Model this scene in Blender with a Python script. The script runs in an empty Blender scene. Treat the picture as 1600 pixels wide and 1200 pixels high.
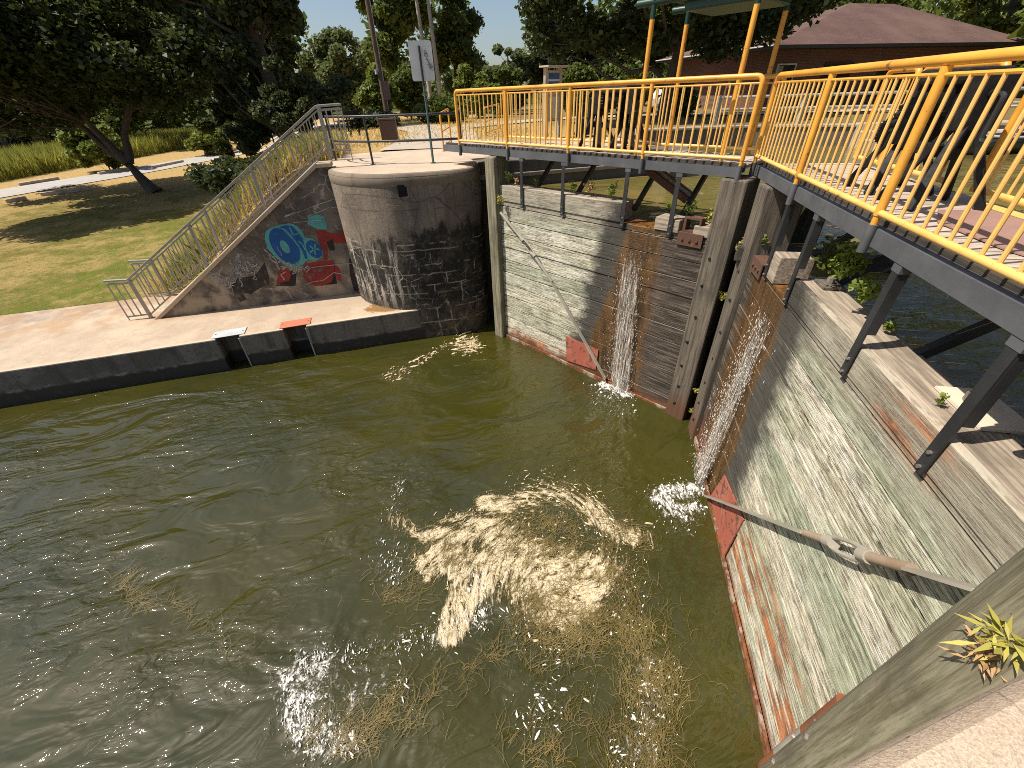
import bpy, math, random
import numpy as np
from mathutils import Vector, Matrix, Quaternion
random.seed(7); rng = np.random.default_rng(11)
sc = bpy.context.scene
col = sc.collection
R = math.radians

# ------------------------------------------------------------------ camera
F_PX, CX, CY, EYE = 635.0, 800.0, 600.0, 5.4
def _u(v): return v/np.linalg.norm(v)
_up = -_u(np.array([834-CX, 1490-CY, F_PX]))
_fw = _u(np.array([0, 0, 1.])-np.dot([0, 0, 1.], _up)*_up)
_rt = np.cross(_fw, _up)
_a = R(74.6)
RC = np.array([math.cos(_a)*_fw+math.sin(_a)*_rt, math.sin(_a)*_fw-math.cos(_a)*_rt, _up])
def ray(px, py): return RC@np.array([px-CX, py-CY, F_PX])
def at(px, py, z):
    """the point at height z seen at a pixel of the 1600x1200 photograph"""
    d = ray(px, py); p = d*((z-EYE)/d[2]); return Vector((p[0], p[1], z))
def far(px, D, z=0.0):
    """a point D metres away on the bearing of column px"""
    d = ray(px, 150); k = D/math.hypot(d[0], d[1]); return Vector((d[0]*k, d[1]*k, z))
cam_d = bpy.data.cameras.new('camera'); cam = bpy.data.objects.new('camera', cam_d); col.objects.link(cam)
Rm = Matrix(((RC[0][0], -RC[0][1], -RC[0][2]), (RC[1][0], -RC[1][1], -RC[1][2]), (RC[2][0], -RC[2][1], -RC[2][2])))
cam.matrix_world = Matrix.Translation((0, 0, EYE))@Rm.to_4x4()
cam_d.sensor_width = 36; cam_d.sensor_fit = 'HORIZONTAL'; cam_d.lens = F_PX/1600*36
cam_d.clip_start = 0.05; cam_d.clip_end = 3000
sc.camera = cam

# ------------------------------------------------------------------ light
SUN_AZ, SUN_EL = R(171), R(57.5)
sd = Vector((math.cos(SUN_AZ)*math.cos(SUN_EL), math.sin(SUN_AZ)*math.cos(SUN_EL), math.sin(SUN_EL)))
ld = bpy.data.lights.new('sun', 'SUN'); ld.energy = 5.0; ld.angle = R(0.53); ld.color = (1.0, 0.92, 0.80)
lo = bpy.data.objects.new('sun', ld); col.objects.link(lo); lo.rotation_mode = 'QUATERNION'
lo.rotation_quaternion = (-sd).to_track_quat('-Z', 'Y'); lo.location = sd*60
w = bpy.data.worlds.new('World'); sc.world = w; w.use_nodes = True
wn = w.node_tree; bg = wn.nodes['Background']
sk = wn.nodes.new('ShaderNodeTexSky'); sk.sky_type = 'NISHITA'; sk.sun_disc = False
sk.sun_elevation = SUN_EL; sk.sun_rotation = R(90)-SUN_AZ; sk.dust_density = 1.6; sk.ozone_density = 1.0
wn.links.new(sk.outputs[0], bg.inputs[0]); bg.inputs[1].default_value = 0.085
sc.view_settings.view_transform = 'Standard'; sc.view_settings.look = 'None'
sc.view_settings.exposure = 0.46; sc.view_settings.gamma = 1

# ------------------------------------------------------------------ node helper
class NT:
    def __init__(s, name):
        s.m = bpy.data.materials.new(name); s.m.use_nodes = True
        s.t = s.m.node_tree; s.b = s.t.nodes['Principled BSDF']; s.c = None
    def n(s, k): return s.t.nodes.new('ShaderNode'+k)
    def put(s, sock, v):
        if isinstance(v, bpy.types.NodeSocket): s.t.links.new(v, sock)
        elif isinstance(v, (tuple, list)) and sock.type == 'RGBA': sock.default_value = tuple(v)[:3]+(1,)
        else: sock.default_value = v
    def co(s, kind='Object'):
        if s.c is None: s.c = s.n('TexCoord')
        return s.c.outputs[kind]
    def mp(s, scale=(1, 1, 1), rot=(0, 0, 0), vec=None, loc=(0, 0, 0)):
        m = s.n('Mapping'); s.put(m.inputs['Vector'], vec or s.co())
        m.inputs['Scale'].default_value = scale; m.inputs['Rotation'].default_value = rot; m.inputs['Location'].default_value = loc
        return m.outputs[0]
    def noise(s, scale, detail=4, rough=.55, vec=None, dist=0., out='Fac'):
        m = s.n('TexNoise'); s.put(m.inputs['Vector'], vec or s.co()); m.inputs['Scale'].default_value = scale
        m.inputs['Detail'].default_value = detail; m.inputs['Roughness'].default_value = rough; m.inputs['Distortion'].default_value = dist
        return m.outputs[out]
    def voro(s, scale, feat='F1', vec=None, out='Distance', rnd=1.):
        m = s.n('TexVoronoi'); m.feature = feat; s.put(m.inputs['Vector'], vec or s.co()); m.inputs['Scale'].default_value = scale
        m.inputs['Randomness'].default_value = rnd
        return m.outputs[out]
    def ma(s, op, a, b=0., c=None, clamp=False):
        m = s.n('Math'); m.operation = op; m.use_clamp = clamp; s.put(m.inputs[0], a); s.put(m.inputs[1], b)
        if c is not None: s.put(m.inputs[2], c)
        return m.outputs[0]
    def rng(s, v, a, b, c=0., d=1.):
        m = s.n('MapRange'); m.interpolation_type = 'SMOOTHSTEP' if (c, d) in ((0., 1.), (1., 0.)) else 'LINEAR'
        for i, x in enumerate((v, a, b, c, d)): s.put(m.inputs[i], x)
        return m.outputs[0]
    def ramp(s, f, stops):
        m = s.n('ValToRGB'); s.put(m.inputs[0], f); e = m.color_ramp.elements
        while len(e) < len(stops): e.new(.5)
        for x, (p, c) in zip(e, stops):
            x.position = p; x.color = (tuple(c)+(1,)) if not isinstance(c, (int, float)) else (c, c, c, 1)
        return m.outputs[0]
    def mix(s, f, a, b, mode='MIX'):
        m = s.n('Mix'); m.data_type = 'RGBA'; m.blend_type = mode
        s.put(m.inputs[0], f); s.put(m.inputs[6], a); s.put(m.inputs[7], b); return m.outputs[2]
    def sep(s, vec=None):
        m = s.n('SeparateXYZ'); s.put(m.inputs[0], vec or s.co()); return m.outputs
    def bump(s, h, strength=.4, dist=.02, prev=None):
        m = s.n('Bump'); s.put(m.inputs['Height'], h); m.inputs['Strength'].default_value = strength; m.inputs['Distance'].default_value = dist
        if prev is not None: s.put(m.inputs['Normal'], prev)
        return m.outputs[0]
    def done(s, colr, rough=.8, normal=None, metal=0., spec=.5):
        s.put(s.b.inputs['Base Color'], colr); s.put(s.b.inputs['Roughness'], rough); s.put(s.b.inputs['Metallic'], metal)
        s.b.inputs['Specular IOR Level'].default_value = spec
        if normal is not None: s.put(s.b.inputs['Normal'], normal)
        return s.m
MAT = {}
def simple(name, c, c2=None, rough=.7, scale=6., metal=0., bump=.2, bs=60., spec=.5, dist=.004):
    t = NT(name); f = t.rng(t.noise(scale, 6, .65), .35, .68)
    colr = t.mix(f, c, c2 or tuple(x*.6 for x in c))
    nb = t.noise(bs, 4, .6)
    MAT[name] = t.done(colr, t.rng(t.noise(scale*2.3, 4), .3, .7, max(.05, rough-.12), min(1, rough+.12)), t.bump(nb, bump, dist), metal, spec)
    return MAT[name]

# ------------------------------------------------------------------ materials
def concrete(name, light, dark, stain, sc_=1., streak=False, wet=0.):
    t = NT(name); p = t.co()
    big = t.noise(.7*sc_, 6, .65, p); med = t.noise(4*sc_, 6, .7, p); fine = t.noise(70, 3, .7, p)
    c = t.mix(t.rng(big, .35, .68), light, dark)
    c = t.mix(t.ma('MULTIPLY', t.rng(med, .55, .75), .6), c, stain)
    c = t.mix(t.ma('MULTIPLY', t.rng(fine, .48, .66), .45), c, tuple(x*.5 for x in dark))
    gr = t.noise(210, 3, .7, p); c = t.mix(t.ma('MULTIPLY', t.rng(gr, .50, .62), .45), c, tuple(x*.55 for x in dark)); c = t.mix(t.ma('MULTIPLY', t.rng(gr, .46, .38), .4), c, tuple(min(.75, x*1.35) for x in light))
    if streak:
        st = t.noise(1., 5, .6, t.mp((5, 5, .35)))
        c = t.mix(t.ma('MULTIPLY', t.rng(st, .52, .7), .7), c, stain)
    cr = t.voro(.9*sc_, 'DISTANCE_TO_EDGE', t.mix(.12, p, t.noise(3, 3, .6, p, out='Color')))
    crk = t.ma('MULTIPLY', t.rng(cr, .0, .006, 1., 0.), t.rng(t.noise(.9, 4), .54, .62))
    c = t.mix(t.ma('MULTIPLY', crk, .7), c, (.05, .04, .03))
    h = t.ma('ADD', t.ma('MULTIPLY', med, .6), fine)
    MAT[name] = t.done(c, .88, t.bump(h, .35, .012)); return MAT[name]
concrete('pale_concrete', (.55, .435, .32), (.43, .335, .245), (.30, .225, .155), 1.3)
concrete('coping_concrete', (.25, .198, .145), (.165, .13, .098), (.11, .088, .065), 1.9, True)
concrete('grey_concrete', (.40, .35, .29), (.30, .26, .21), (.20, .165, .13), streak=True)
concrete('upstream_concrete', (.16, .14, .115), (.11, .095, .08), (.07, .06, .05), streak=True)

def quay_top():
    t = NT('quay_concrete'); p = t.co(); s = t.sep(); x, y = s[0], s[1]; med = t.noise(4, 7, .72); fine = t.noise(60, 4, .75); big = t.noise(.55, 6, .65)
    c = t.mix(t.rng(big, .40, .62), (.50, .40, .29), (.40, .31, .222)); c = t.mix(t.ma('MULTIPLY', t.rng(med, .5, .64), .45), c, (.33, .25, .175))
    c = t.mix(t.ma('MULTIPLY', t.rng(fine, .48, .66), .45), c, (.26, .20, .145))
    gm_ = t.ma('MULTIPLY', t.rng(t.ma('ADD', y, t.ma('MULTIPLY', big, 2.5)), 13.6, 14.6), t.rng(t.noise(2.4, 6, .7), .40, .58)); c = t.mix(t.ma('MULTIPLY', gm_, .7), c, (.25, .195, .165))
    d = t.ma('ADD', t.ma('SQRT', t.ma('ADD', t.ma('POWER', t.ma('SUBTRACT', x, -.45), 2.), t.ma('POWER', t.ma('MULTIPLY', t.ma('SUBTRACT', y, 10.72), 1.7), 2.))), t.ma('MULTIPLY', t.ma('SUBTRACT', med, .5), .9))
    wet = t.rng(d, .62, .48); c = t.mix(wet, c, t.mix(med, (.20, .10, .03), (.34, .19, .07)))
    base = t.ma('MULTIPLY', t.rng(t.ma('ADD', y, t.ma('MULTIPLY', t.ma('SUBTRACT', med, .5), .5)), 11.75, 12.05), t.rng(t.noise(1.7, 5), .4, .6)); c = t.mix(t.ma('MULTIPLY', base, .55), c, (.36, .21, .10))
    edge = t.ma('MULTIPLY', t.rng(t.ma('ADD', y, t.ma('MULTIPLY', t.ma('SUBTRACT', med, .5), .25)), 10.36, 10.28), .5); c = t.mix(edge, c, (.60, .50, .39))
    MAT['quay_concrete'] = t.done(c, t.ma('SUBTRACT', .9, t.ma('MULTIPLY', wet, .5)), t.bump(t.ma('ADD', t.ma('MULTIPLY', med, .6), fine), .4, .014))
quay_top()
def quay_face():
    t = NT('wet_quay_concrete'); p = t.co(); z = t.sep()[2]
    big = t.noise(.8, 6, .65); med = t.noise(5, 6, .7)
    c = t.mix(t.rng(big, .42, .60), (.19, .165, .135), (.115, .10, .082)); c = t.mix(t.ma('MULTIPLY', t.rng(t.noise(13, 6, .75), .52, .64), .6), c, (.06, .052, .042)); c = t.mix(t.ma('MULTIPLY', t.rng(t.voro(5.), .10, .04), .7), c, (.36, .33, .29))
    st = t.noise(1, 5, .6, t.mp((4, 4, .4)))
    c = t.mix(t.ma('MULTIPLY', t.rng(st, .48, .64), .7), c, (.055, .046, .037))
    line = t.ma('ADD', z, t.ma('MULTIPLY', t.ma('SUBTRACT', med, .5), .25))
    c = t.mix(t.rng(line, .36, .26), c, (.028, .025, .02))
    g = t.ma('MULTIPLY', t.rng(t.ma('ABSOLUTE', t.ma('SUBTRACT', line, .34)), .0, .05, 1., 0.), t.rng(t.noise(2.5, 4), .45, .65))
    c = t.mix(t.ma('MULTIPLY', g, .75), c, (.33, .30, .26))
    r = t.ma('MULTIPLY', t.rng(t.noise(6, 5), .55, .7), t.rng(z, .3, .02))
    c = t.mix(r, c, (.10, .05, .022))
    MAT['wet_quay_concrete'] = t.done(c, .7, t.bump(t.ma('ADD', med, t.noise(40, 4)), .5, .02))
quay_face()

def pier_mat():
    t = NT('old_pier_concrete'); p = t.co(); s = t.sep(); x, y, z = s[0], s[1], s[2]
    warp = t.mix(.13, p, t.noise(2.6, 5, .65, out='Color')); warp2 = t.mix(.05, p, t.noise(5, 4, .65, out='Color'))
    big = t.noise(.9, 6, .65); med = t.noise(4, 7, .72); fine = t.noise(45, 4, .75)
    st = t.noise(1.0, 7, .66, t.mp((3.4, 3.4, .20))); st2 = t.noise(1.0, 6, .65, t.mp((11, 11, .7)))
    c = t.mix(t.rng(big, .38, .62), (.225, .178, .135), (.14, .11, .083))
    c = t.mix(t.ma('MULTIPLY', t.rng(st, .47, .60), .8), c, (.10, .082, .065))
    c = t.mix(t.ma('MULTIPLY', t.rng(st2, .52, .66), .6), c, (.16, .13, .105))
    c = t.mix(t.ma('MULTIPLY', t.rng(med, .54, .66), .4), c, (.34, .28, .215))
    c = t.mix(t.ma('MULTIPLY', t.rng(fine, .5, .68), .4), c, (.12, .10, .08))
    # black-washed lower half
    edge = t.ma('ADD', t.ma('SUBTRACT', z, t.ma('MULTIPLY', t.ma('MINIMUM', x, 1.), .30)), t.ma('MULTIPLY', t.ma('SUBTRACT', st, .5), 1.5))
    edge = t.ma('ADD', edge, t.ma('MULTIPLY', t.ma('SUBTRACT', med, .5), .9))
    blk = t.rng(edge, 2.75, 2.42)
    dk = t.mix(t.rng(med, .48, .64), (.010, .009, .008), (.065, .052, .038))
    c = t.mix(t.ma('MULTIPLY', blk, .95), c, dk)
    low = t.rng(t.ma('ADD', z, t.ma('MULTIPLY', t.ma('SUBTRACT', med, .5), 1.2)), 1.05, .75)
    c = t.mix(t.ma('MULTIPLY', low, .85), c, t.mix(t.rng(t.noise(3.4, 6, .7), .42, .6), (.105, .08, .048), (.028, .024, .018)))
    # wandering white lime lines
    cv = t.voro(1.5, 'DISTANCE_TO_EDGE', t.mp((1, 1, .8), vec=warp)); cv2 = t.voro(3.4, 'DISTANCE_TO_EDGE', t.mp((1, 1, .7), vec=warp2))
    cm = t.rng(t.noise(1.3, 5, .6), .47, .56); cm2 = t.rng(t.noise(1.9, 5, .6, t.mp(loc=(4, 2, 7))), .50, .60)
    wd = t.ma('ADD', .006, t.ma('MULTIPLY', t.rng(t.noise(5, 4), .4, .7), .03))
    lines = t.ma('MAXIMUM', t.ma('MULTIPLY', t.rng(cv, 0., wd, 1., 0.), cm), t.ma('MULTIPLY', t.rng(cv2, 0., wd, 1., 0.), cm2))
    zone = t.rng(t.ma('ADD', z, t.ma('MULTIPLY', big, 1.)), 3.2, 2.7)
    c = t.mix(t.ma('MULTIPLY', t.ma('MULTIPLY', lines, zone), .8), c, (.47, .40, .31))
    lime = t.ma('MULTIPLY', t.rng(t.noise(1., 7, .7, t.mp((7, 7, .8), loc=(3, 1, 0))), .51, .60), t.rng(t.ma('ABSOLUTE', t.ma('SUBTRACT', z, 1.75)), 1.05, .3))
    lime = t.ma('MULTIPLY', lime, t.rng(x, .45, -.35))
    c = t.mix(t.ma('MULTIPLY', lime, .85), c, (.58, .51, .42))
    crk = t.ma('MULTIPLY', t.rng(t.voro(.8, 'DISTANCE_TO_EDGE', t.mp(loc=(2, 5, 1), vec=warp)), 0., .012, 1., 0.), t.rng(z, 2.2, 2.6))
    c = t.mix(t.ma('MULTIPLY', crk, .7), c, (.05, .04, .03))
    for zj, k in ((3.30, 0), (2.38, 1), (1.78, 1), (1.28, 1), (.85, 1), (.45, 1)):
        j = t.ma('MULTIPLY', t.rng(t.ma('ABSOLUTE', t.ma('SUBTRACT', t.ma('ADD', z, t.ma('MULTIPLY', t.ma('SUBTRACT', med, .5), .12)), zj)), 0., .022, 1., 0.), t.rng(t.noise(2.2, 4, .6, t.mp(loc=(zj, 0, 9))), .42, .55))
        c = t.mix(t.ma('MULTIPLY', j, .75), c, (.36, .30, .24) if k else (.05, .042, .034))
    bk = t.n('TexBrick'); bv = t.n('CombineXYZ'); ws = t.sep(t.mix(.11, p, t.noise(3.2, 6, .7, out='Color'))); t.put(bv.inputs[0], t.ma('SUBTRACT', ws[0], t.ma('MULTIPLY', ws[1], .6))); t.put(bv.inputs[1], ws[2]); t.put(bk.inputs['Vector'], bv.outputs[0])
    bk.inputs['Scale'].default_value = 1.; bk.inputs['Brick Width'].default_value = .62; bk.inputs['Row Height'].default_value = .46; bk.inputs['Mortar Size'].default_value = .017; bk.inputs['Mortar Smooth'].default_value = .4
    mo = t.ma('MULTIPLY', t.ma('MULTIPLY', bk.outputs['Fac'], t.rng(z, 2.75, 2.5)), t.rng(t.noise(1.7, 6, .7, t.mp(loc=(1, 8, 3))), .49, .58))
    c = t.mix(t.ma('MULTIPLY', mo, .72), c, (.44, .37, .29))
    h = t.ma('SUBTRACT', t.ma('ADD', med, t.ma('MULTIPLY', fine, .5)), t.ma('MULTIPLY', lines, .5))
    MAT['old_pier_concrete'] = t.done(c, .88, t.bump(h, .7, .03))
pier_mat()

def wing_mat():
    t = NT('stained_wall_concrete'); p = t.co(); z = t.sep()[2]
    med = t.noise(4, 7, .7); st = t.noise(1., 6, .6, t.mp((3, 3, .5)))
    warp = t.mix(.20, p, t.noise(2.2, 6, .65, out='Color'))
    c = t.mix(t.rng(t.noise(1.1, 7, .68), .42, .58), (.19, .155, .12), (.095, .077, .06))
    c = t.mix(t.ma('MULTIPLY', t.rng(t.noise(11, 6, .75), .52, .64), .5), c, (.33, .28, .225))
    c = t.mix(t.ma('MULTIPLY', t.rng(st, .5, .68), .6), c, (.11, .09, .075))
    cv = t.voro(1.15, 'DISTANCE_TO_EDGE', t.mp((1, 1, 1.3), vec=warp))
    ln = t.ma('MULTIPLY', t.rng(cv, .0, t.ma('ADD', .006, t.ma('MULTIPLY', t.rng(t.noise(5, 4), .4, .7), .03)), 1., 0.), t.rng(t.noise(.9, 4), .47, .56))
    c = t.mix(t.ma('MULTIPLY', ln, .8), c, (.48, .42, .35))
    lo_ = t.ma('MULTIPLY', t.rng(t.ma('ADD', z, t.ma('MULTIPLY', med, .5)), 1.5, 1.2), t.rng(t.noise(2, 5), .42, .6))
    c = t.mix(lo_, c, (.36, .29, .2))
    MAT['stained_wall_concrete'] = t.done(c, .88, t.bump(t.ma('ADD', med, t.noise(50, 3)), .4, .02))
wing_mat()

def gate_wood(name, left):
    """weathered lock-gate planks: x runs along the gate from the mitre, z is height"""
    t = NT(name); s = t.sep(); x, z = s[0], s[2]
    g1 = t.noise(1., 7, .68, t.mp((1.3, 6, 26))); g2 = t.noise(1., 5, .7, t.mp((5, 20, 130))); g3 = t.noise(1., 4, .6, t.mp((.5, 3, 5)))
    big = t.noise(.9, 6, .6); med = t.noise(3.5, 6, .68)
    row = t.ma('FLOOR', t.ma('DIVIDE', z, .305)); wnz = t.n('TexWhiteNoise'); wnz.noise_dimensions = '1D'; t.put(wnz.inputs['W'], row)
    c = t.ramp(t.ma('ADD', t.ma('MULTIPLY', g1, .75), t.ma('MULTIPLY', g3, .25)), [(.36, (.15, .115, .075)), (.42, (.50, .44, .31)), (.48, (.72, .675, .53)), (.59, (.82, .80, .69))])
    c = t.mix(t.ma('MULTIPLY', t.rng(wnz.outputs[0], .45, .95), .5), c, t.mix(t.rng(g1, .4, .58), (.20, .195, .115), (.52, .50, .36)))
    wn2 = t.n('TexWhiteNoise'); wn2.noise_dimensions = '1D'; t.put(wn2.inputs['W'], t.ma('ADD', row, 37.3)); c = t.mix(t.ma('MULTIPLY', t.rng(wn2.outputs[0], .55, .9), .38 if left else .62), c, t.mix(t.rng(g1, .38, .6), (.19, .26, .17), (.50, .58, .44)))
    c = t.mix(t.ma('MULTIPLY', t.rng(wn2.outputs[0], .4, .1), .45), c, t.mix(t.rng(g1, .38, .6), (.40, .34, .20), (.82, .77, .60)))
    grn = t.ma('MULTIPLY', t.rng(t.ma('ADD', t.noise(1, 5, .6, t.mp((.7, 1, 2.6), loc=(2, 0, 1))), t.ma('MULTIPLY', wnz.outputs[0], .16)), .52, .68), .62 if not left else .32)
    c = t.mix(grn, c, t.mix(t.rng(g1, .38, .6), (.20, .24, .13), (.50, .53, .37)))
    c = t.mix(t.ma('MULTIPLY', t.rng(g2, .51, .58), .8), c, (.12, .095, .065))
    c = t.mix(t.ma('MULTIPLY', t.rng(t.noise(1., 6, .7, t.mp((1.6, 3, 9), loc=(9, 2, 4))), .53, .63), .38), c, (.17, .135, .09))
    fis = t.ma('MULTIPLY', t.rng(t.ma('ABSOLUTE', t.ma('SUBTRACT', t.noise(1., 5, .6, t.mp((.8, 2, 34), loc=(5, 0, 2))), .5)), .0, .022, 1., 0.), t.rng(t.noise(2, 4), .40, .52))
    c = t.mix(t.ma('MULTIPLY', fis, .8), c, (.045, .036, .026))
    # knots
    kv = t.voro(1.7, 'F1', t.mp((1, 1, 1.9))); c = t.mix(t.ma('MULTIPLY', t.rng(kv, .055, .02), .75), c, (.15, .10, .06))
    # weathered brown top plank
    topb = t.ma('MULTIPLY', t.rng(t.ma('ADD', z, t.ma('MULTIPLY', t.ma('SUBTRACT', med, .5), .5)), 3.0, 3.4), .75)
    c = t.mix(topb, c, t.mix(g1, (.19, .155, .115), (.40, .345, .265)))
    if left:
        r = t.ma('MULTIPLY', t.rng(t.ma('ADD', z, t.ma('MULTIPLY', med, .35)), .62, .34), t.rng(t.noise(2.2, 5), .36, .5))
    else:
        st = t.noise(1., 5, .6, t.mp((.9, 1, 6.5), loc=(7, 0, 3)))
        band = t.ma('MULTIPLY', t.rng(z, .12, .3), t.rng(z, 1.35, .8))
        r = t.ma('MULTIPLY', t.ma('MULTIPLY', t.rng(st, .49, .56), band), t.rng(x, 2.5, 2.8))
        r = t.ma('MAXIMUM', r, t.rng(t.ma('ADD', z, t.ma('MULTIPLY', med, .22)), .27, .14))
        top = t.ma('MULTIPLY', t.rng(t.ma('ABSOLUTE', t.ma('SUBTRACT', x, 4.0)), .55, .1), t.rng(t.ma('ABSOLUTE', t.ma('SUBTRACT', z, 3.5)), .2, .05))
        r = t.ma('MAXIMUM', r, t.ma('MULTIPLY', top, t.rng(g3, .4, .55)))
    rust = t.mix(t.rng(med, .4, .6), (.19, .05, .012), (.50, .16, .04)); c = t.mix(t.ma('MULTIPLY', r, .88), c, rust)
    # brown wash and black fringe beside the leak
    nb = t.ma('MULTIPLY', t.ma('SUBTRACT', t.noise(1., 7, .7, t.mp((2.2, 1, 3.4))), .5), 1.15)
    b = t.ma('ADD', t.ma('MULTIPLY', z, -.21 if left else -.08), 2.72 if left else 2.22)
    dd = t.ma('ADD', t.ma('SUBTRACT', x, b), nb)
    fr = t.rng(dd, .62 if not left else .40, .02)
    c = t.mix(t.ma('MULTIPLY', fr, .93), c, t.mix(g1, (.010, .009, .008), (.055, .048, .04)))
    wetc = t.mix(t.rng(t.noise(1., 6, .65, t.mp((7, 7, .9))), .38, .64), (.15, .075, .022), (.055, .030, .012))
    drip = t.ma('ADD', t.ma('SUBTRACT', x, b), t.ma('MULTIPLY', t.ma('SUBTRACT', t.noise(1., 4, .6, t.mp((1.2, 1, 1.2))), .5), .5))
    wet = t.rng(drip, -.22, -.42)
    c = t.mix(t.ma('MULTIPLY', wet, .95), c, wetc)
    dry = t.rng(t.ma('ADD', x, t.ma('MULTIPLY', nb, .4)), 1.12 if left else .62, .85 if left else .3)
    drc = t.mix(t.rng(g1, .42, .62), (.028, .021, .015), (.15, .122, .098)); drc = t.mix(t.rng(med, .52, .64), drc, (.062, .047, .034))
    c = t.mix(t.ma('MULTIPLY', dry, .93), c, drc)
    c = t.mix(t.rng(t.ma('ADD', z, t.ma('MULTIPLY', med, .3)), .45, .2, 0., 1.) if left else t.ma('MULTIPLY', t.rng(z, .9, .1), t.rng(x, 1.2, .6)), c, t.mix(med, (.07, .025, .01), (.20, .07, .025)))
    edge = t.ma('FRACT', t.ma('DIVIDE', z, .305)); 
    se = t.ma('MULTIPLY', t.rng(t.ma('ABSOLUTE', t.ma('SUBTRACT', edge, .5)), .455, .5), t.rng(z, 3.5, 3.4))
    c = t.mix(t.ma('MULTIPLY', se, .8), c, t.mix(wet, (.05, .04, .03), (.26, .20, .14)))
    ro = t.ma('SUBTRACT', .85, t.ma('MULTIPLY', t.ma('MULTIPLY', wet, t.ma('SUBTRACT', 1., dry)), .55))
    h = t.ma('SUBTRACT', t.ma('ADD', t.ma('MULTIPLY', g1, .8), t.ma('MULTIPLY', g2, .5)), fis)
    MAT[name] = t.done(c, ro, t.bump(h, .9, .014))
gate_wood('left_gate_planks', True); gate_wood('right_gate_planks', False)

def timber(name, a, b, dk, axis='z', wetrust=False):
    t = NT(name); k = {'x': (1.2, 24, 24), 'y': (24, 1.2, 24), 'z': (22, 22, 1.1)}[axis]; k2 = {'x': (4, 120, 120), 'y': (120, 4, 120), 'z': (110, 110, 5)}[axis]
    g = t.noise(1., 7, .68, t.mp(k)); g2 = t.noise(1., 4, .7, t.mp(k2)); big = t.noise(1.3, 5, .6)
    c = t.mix(t.rng(g, .36, .64), a, b); c = t.mix(t.ma('MULTIPLY', t.rng(g2, .52, .7), .6), c, dk)
    c = t.mix(t.ma('MULTIPLY', t.rng(big, .5, .68), .5), c, dk)
    if wetrust:
        z = t.sep()[2]; c = t.mix(t.ma('MULTIPLY', t.rng(t.ma('ADD', z, big), 1.3, .7), .8), c, (.11, .045, .018))
    MAT[name] = t.done(c, .85, t.bump(t.ma('ADD', g, t.ma('MULTIPLY', g2, .5)), .6, .012)); return MAT[name]
timber('grey_timber', (.06, .049, .037), (.17, .14, .105), (.035, .03, .024), 'z', True)
timber('mossy_timber', (.13, .115, .065), (.28, .255, .175), (.05, .043, .028), 'z')
timber('long_timber', (.20, .16, .12), (.41, .34, .26), (.09, .07, .052), 'x')
timber('dark_timber', (.03, .026, .02), (.07, .06, .045), (.015, .013, .01), 'x')
timber('dark_pile', (.018, .018, .011), (.05, .05, .03), (.01, .01, .008), 'z')
timber('deck_board', (.40, .325, .26), (.52, .43, .345), (.25, .20, .16), 'y')
timber('kiosk_wood', (.36, .30, .23), (.48, .41, .33), (.22, .18, .14), 'z')
timber('pole_wood', (.10, .065, .045), (.16, .105, .075), (.06, .04, .03), 'z')
timber('sleeper_wood', (.42, .35, .27), (.55, .47, .38), (.25, .2, .15), 'x')
timber('bark', (.055, .042, .032), (.10, .08, .06), (.025, .02, .016), 'z')
timber('pale_bark', (.30, .27, .23), (.42, .38, .33), (.17, .15, .12), 'z')

def paint(name, c, worn, rustc, amount, rough=.38):
    t = NT(name); n1 = t.noise(9, 6, .7); n2 = t.noise(2.2, 5, .6)
    cc = t.mix(t.rng(n2, .35, .7), c, worn)
    chips = t.rng(t.ma('ADD', t.ma('MULTIPLY', n1, .7), t.ma('MULTIPLY', n2, .3)), .70-amount, .74-amount)
    cc = t.mix(chips, cc, rustc)
    MAT[name] = t.done(cc, t.ma('ADD', rough, t.ma('MULTIPLY', chips, .4)), t.bump(t.noise(45, 4), .12, .004)); return MAT[name]
paint('yellow_paint', (.76, .38, .05), (.62, .28, .04), (.20, .075, .025), .105)
paint('pale_yellow_paint', (.80, .50, .15), (.70, .39, .10), (.25, .10, .03), .10)
paint('black_steel', (.020, .021, .023), (.036, .037, .04), (.17, .115, .08), .03, .45)
paint('grey_steel', (.075, .078, .085), (.115, .118, .125), (.20, .10, .06), .05, .5)
paint('green_paint', (.006, .036, .026), (.009, .05, .034), (.05, .05, .04), .0, .4)
paint('galvanised', (.36, .34, .31), (.27, .255, .23), (.22, .19, .15), .02, .5)
paint('rod_steel', (.27, .25, .205), (.36, .33, .27), (.30, .15, .06), .05, .55)
paint('rust_pipe', (.24, .075, .025), (.14, .06, .035), (.33, .30, .27), .10, .85)
paint('rusty_rod', (.25, .165, .105), (.34, .27, .20), (.42, .19, .06), .09, .7)
paint('rusty_steel', (.105, .048, .028), (.075, .04, .028), (.24, .085, .03), .12, .85)
paint('red_oxide', (.33, .085, .05), (.38, .14, .095), (.13, .05, .03), .18, .75)
paint('salmon_paint', (.60, .17, .10), (.52, .16, .10), (.30, .10, .06), .0, .5)
paint('pale_metal', (.52, .54, .54), (.44, .45, .45), (.3, .28, .25), .0, .35)
paint('brown_paint', (.075, .038, .028), (.10, .055, .04), (.05, .03, .02), .0, .5)
paint('cream_plate', (.62, .54, .42), (.55, .47, .36), (.3, .2, .12), .0, .6)
simple('black_iron', (.008, .008, .0085), (.020, .019, .019), .62, 8, bump=.3, spec=.25)
simple('pink_plate', (.30, .175, .14), (.25, .15, .125), .75, 3)
simple('yellow_mark', (.62, .47, .10), (.5, .40, .13), .7, 6)
simple('bolt_steel', (.30, .27, .24), (.16, .12, .09), .5, 20, metal=.4)
simple('dark_hole', (.006, .006, .006), (.004, .004, .004), .9, 4)
simple('asphalt', (.40, .375, .345), (.33, .31, .285), .9, 2, bump=.3)
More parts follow.
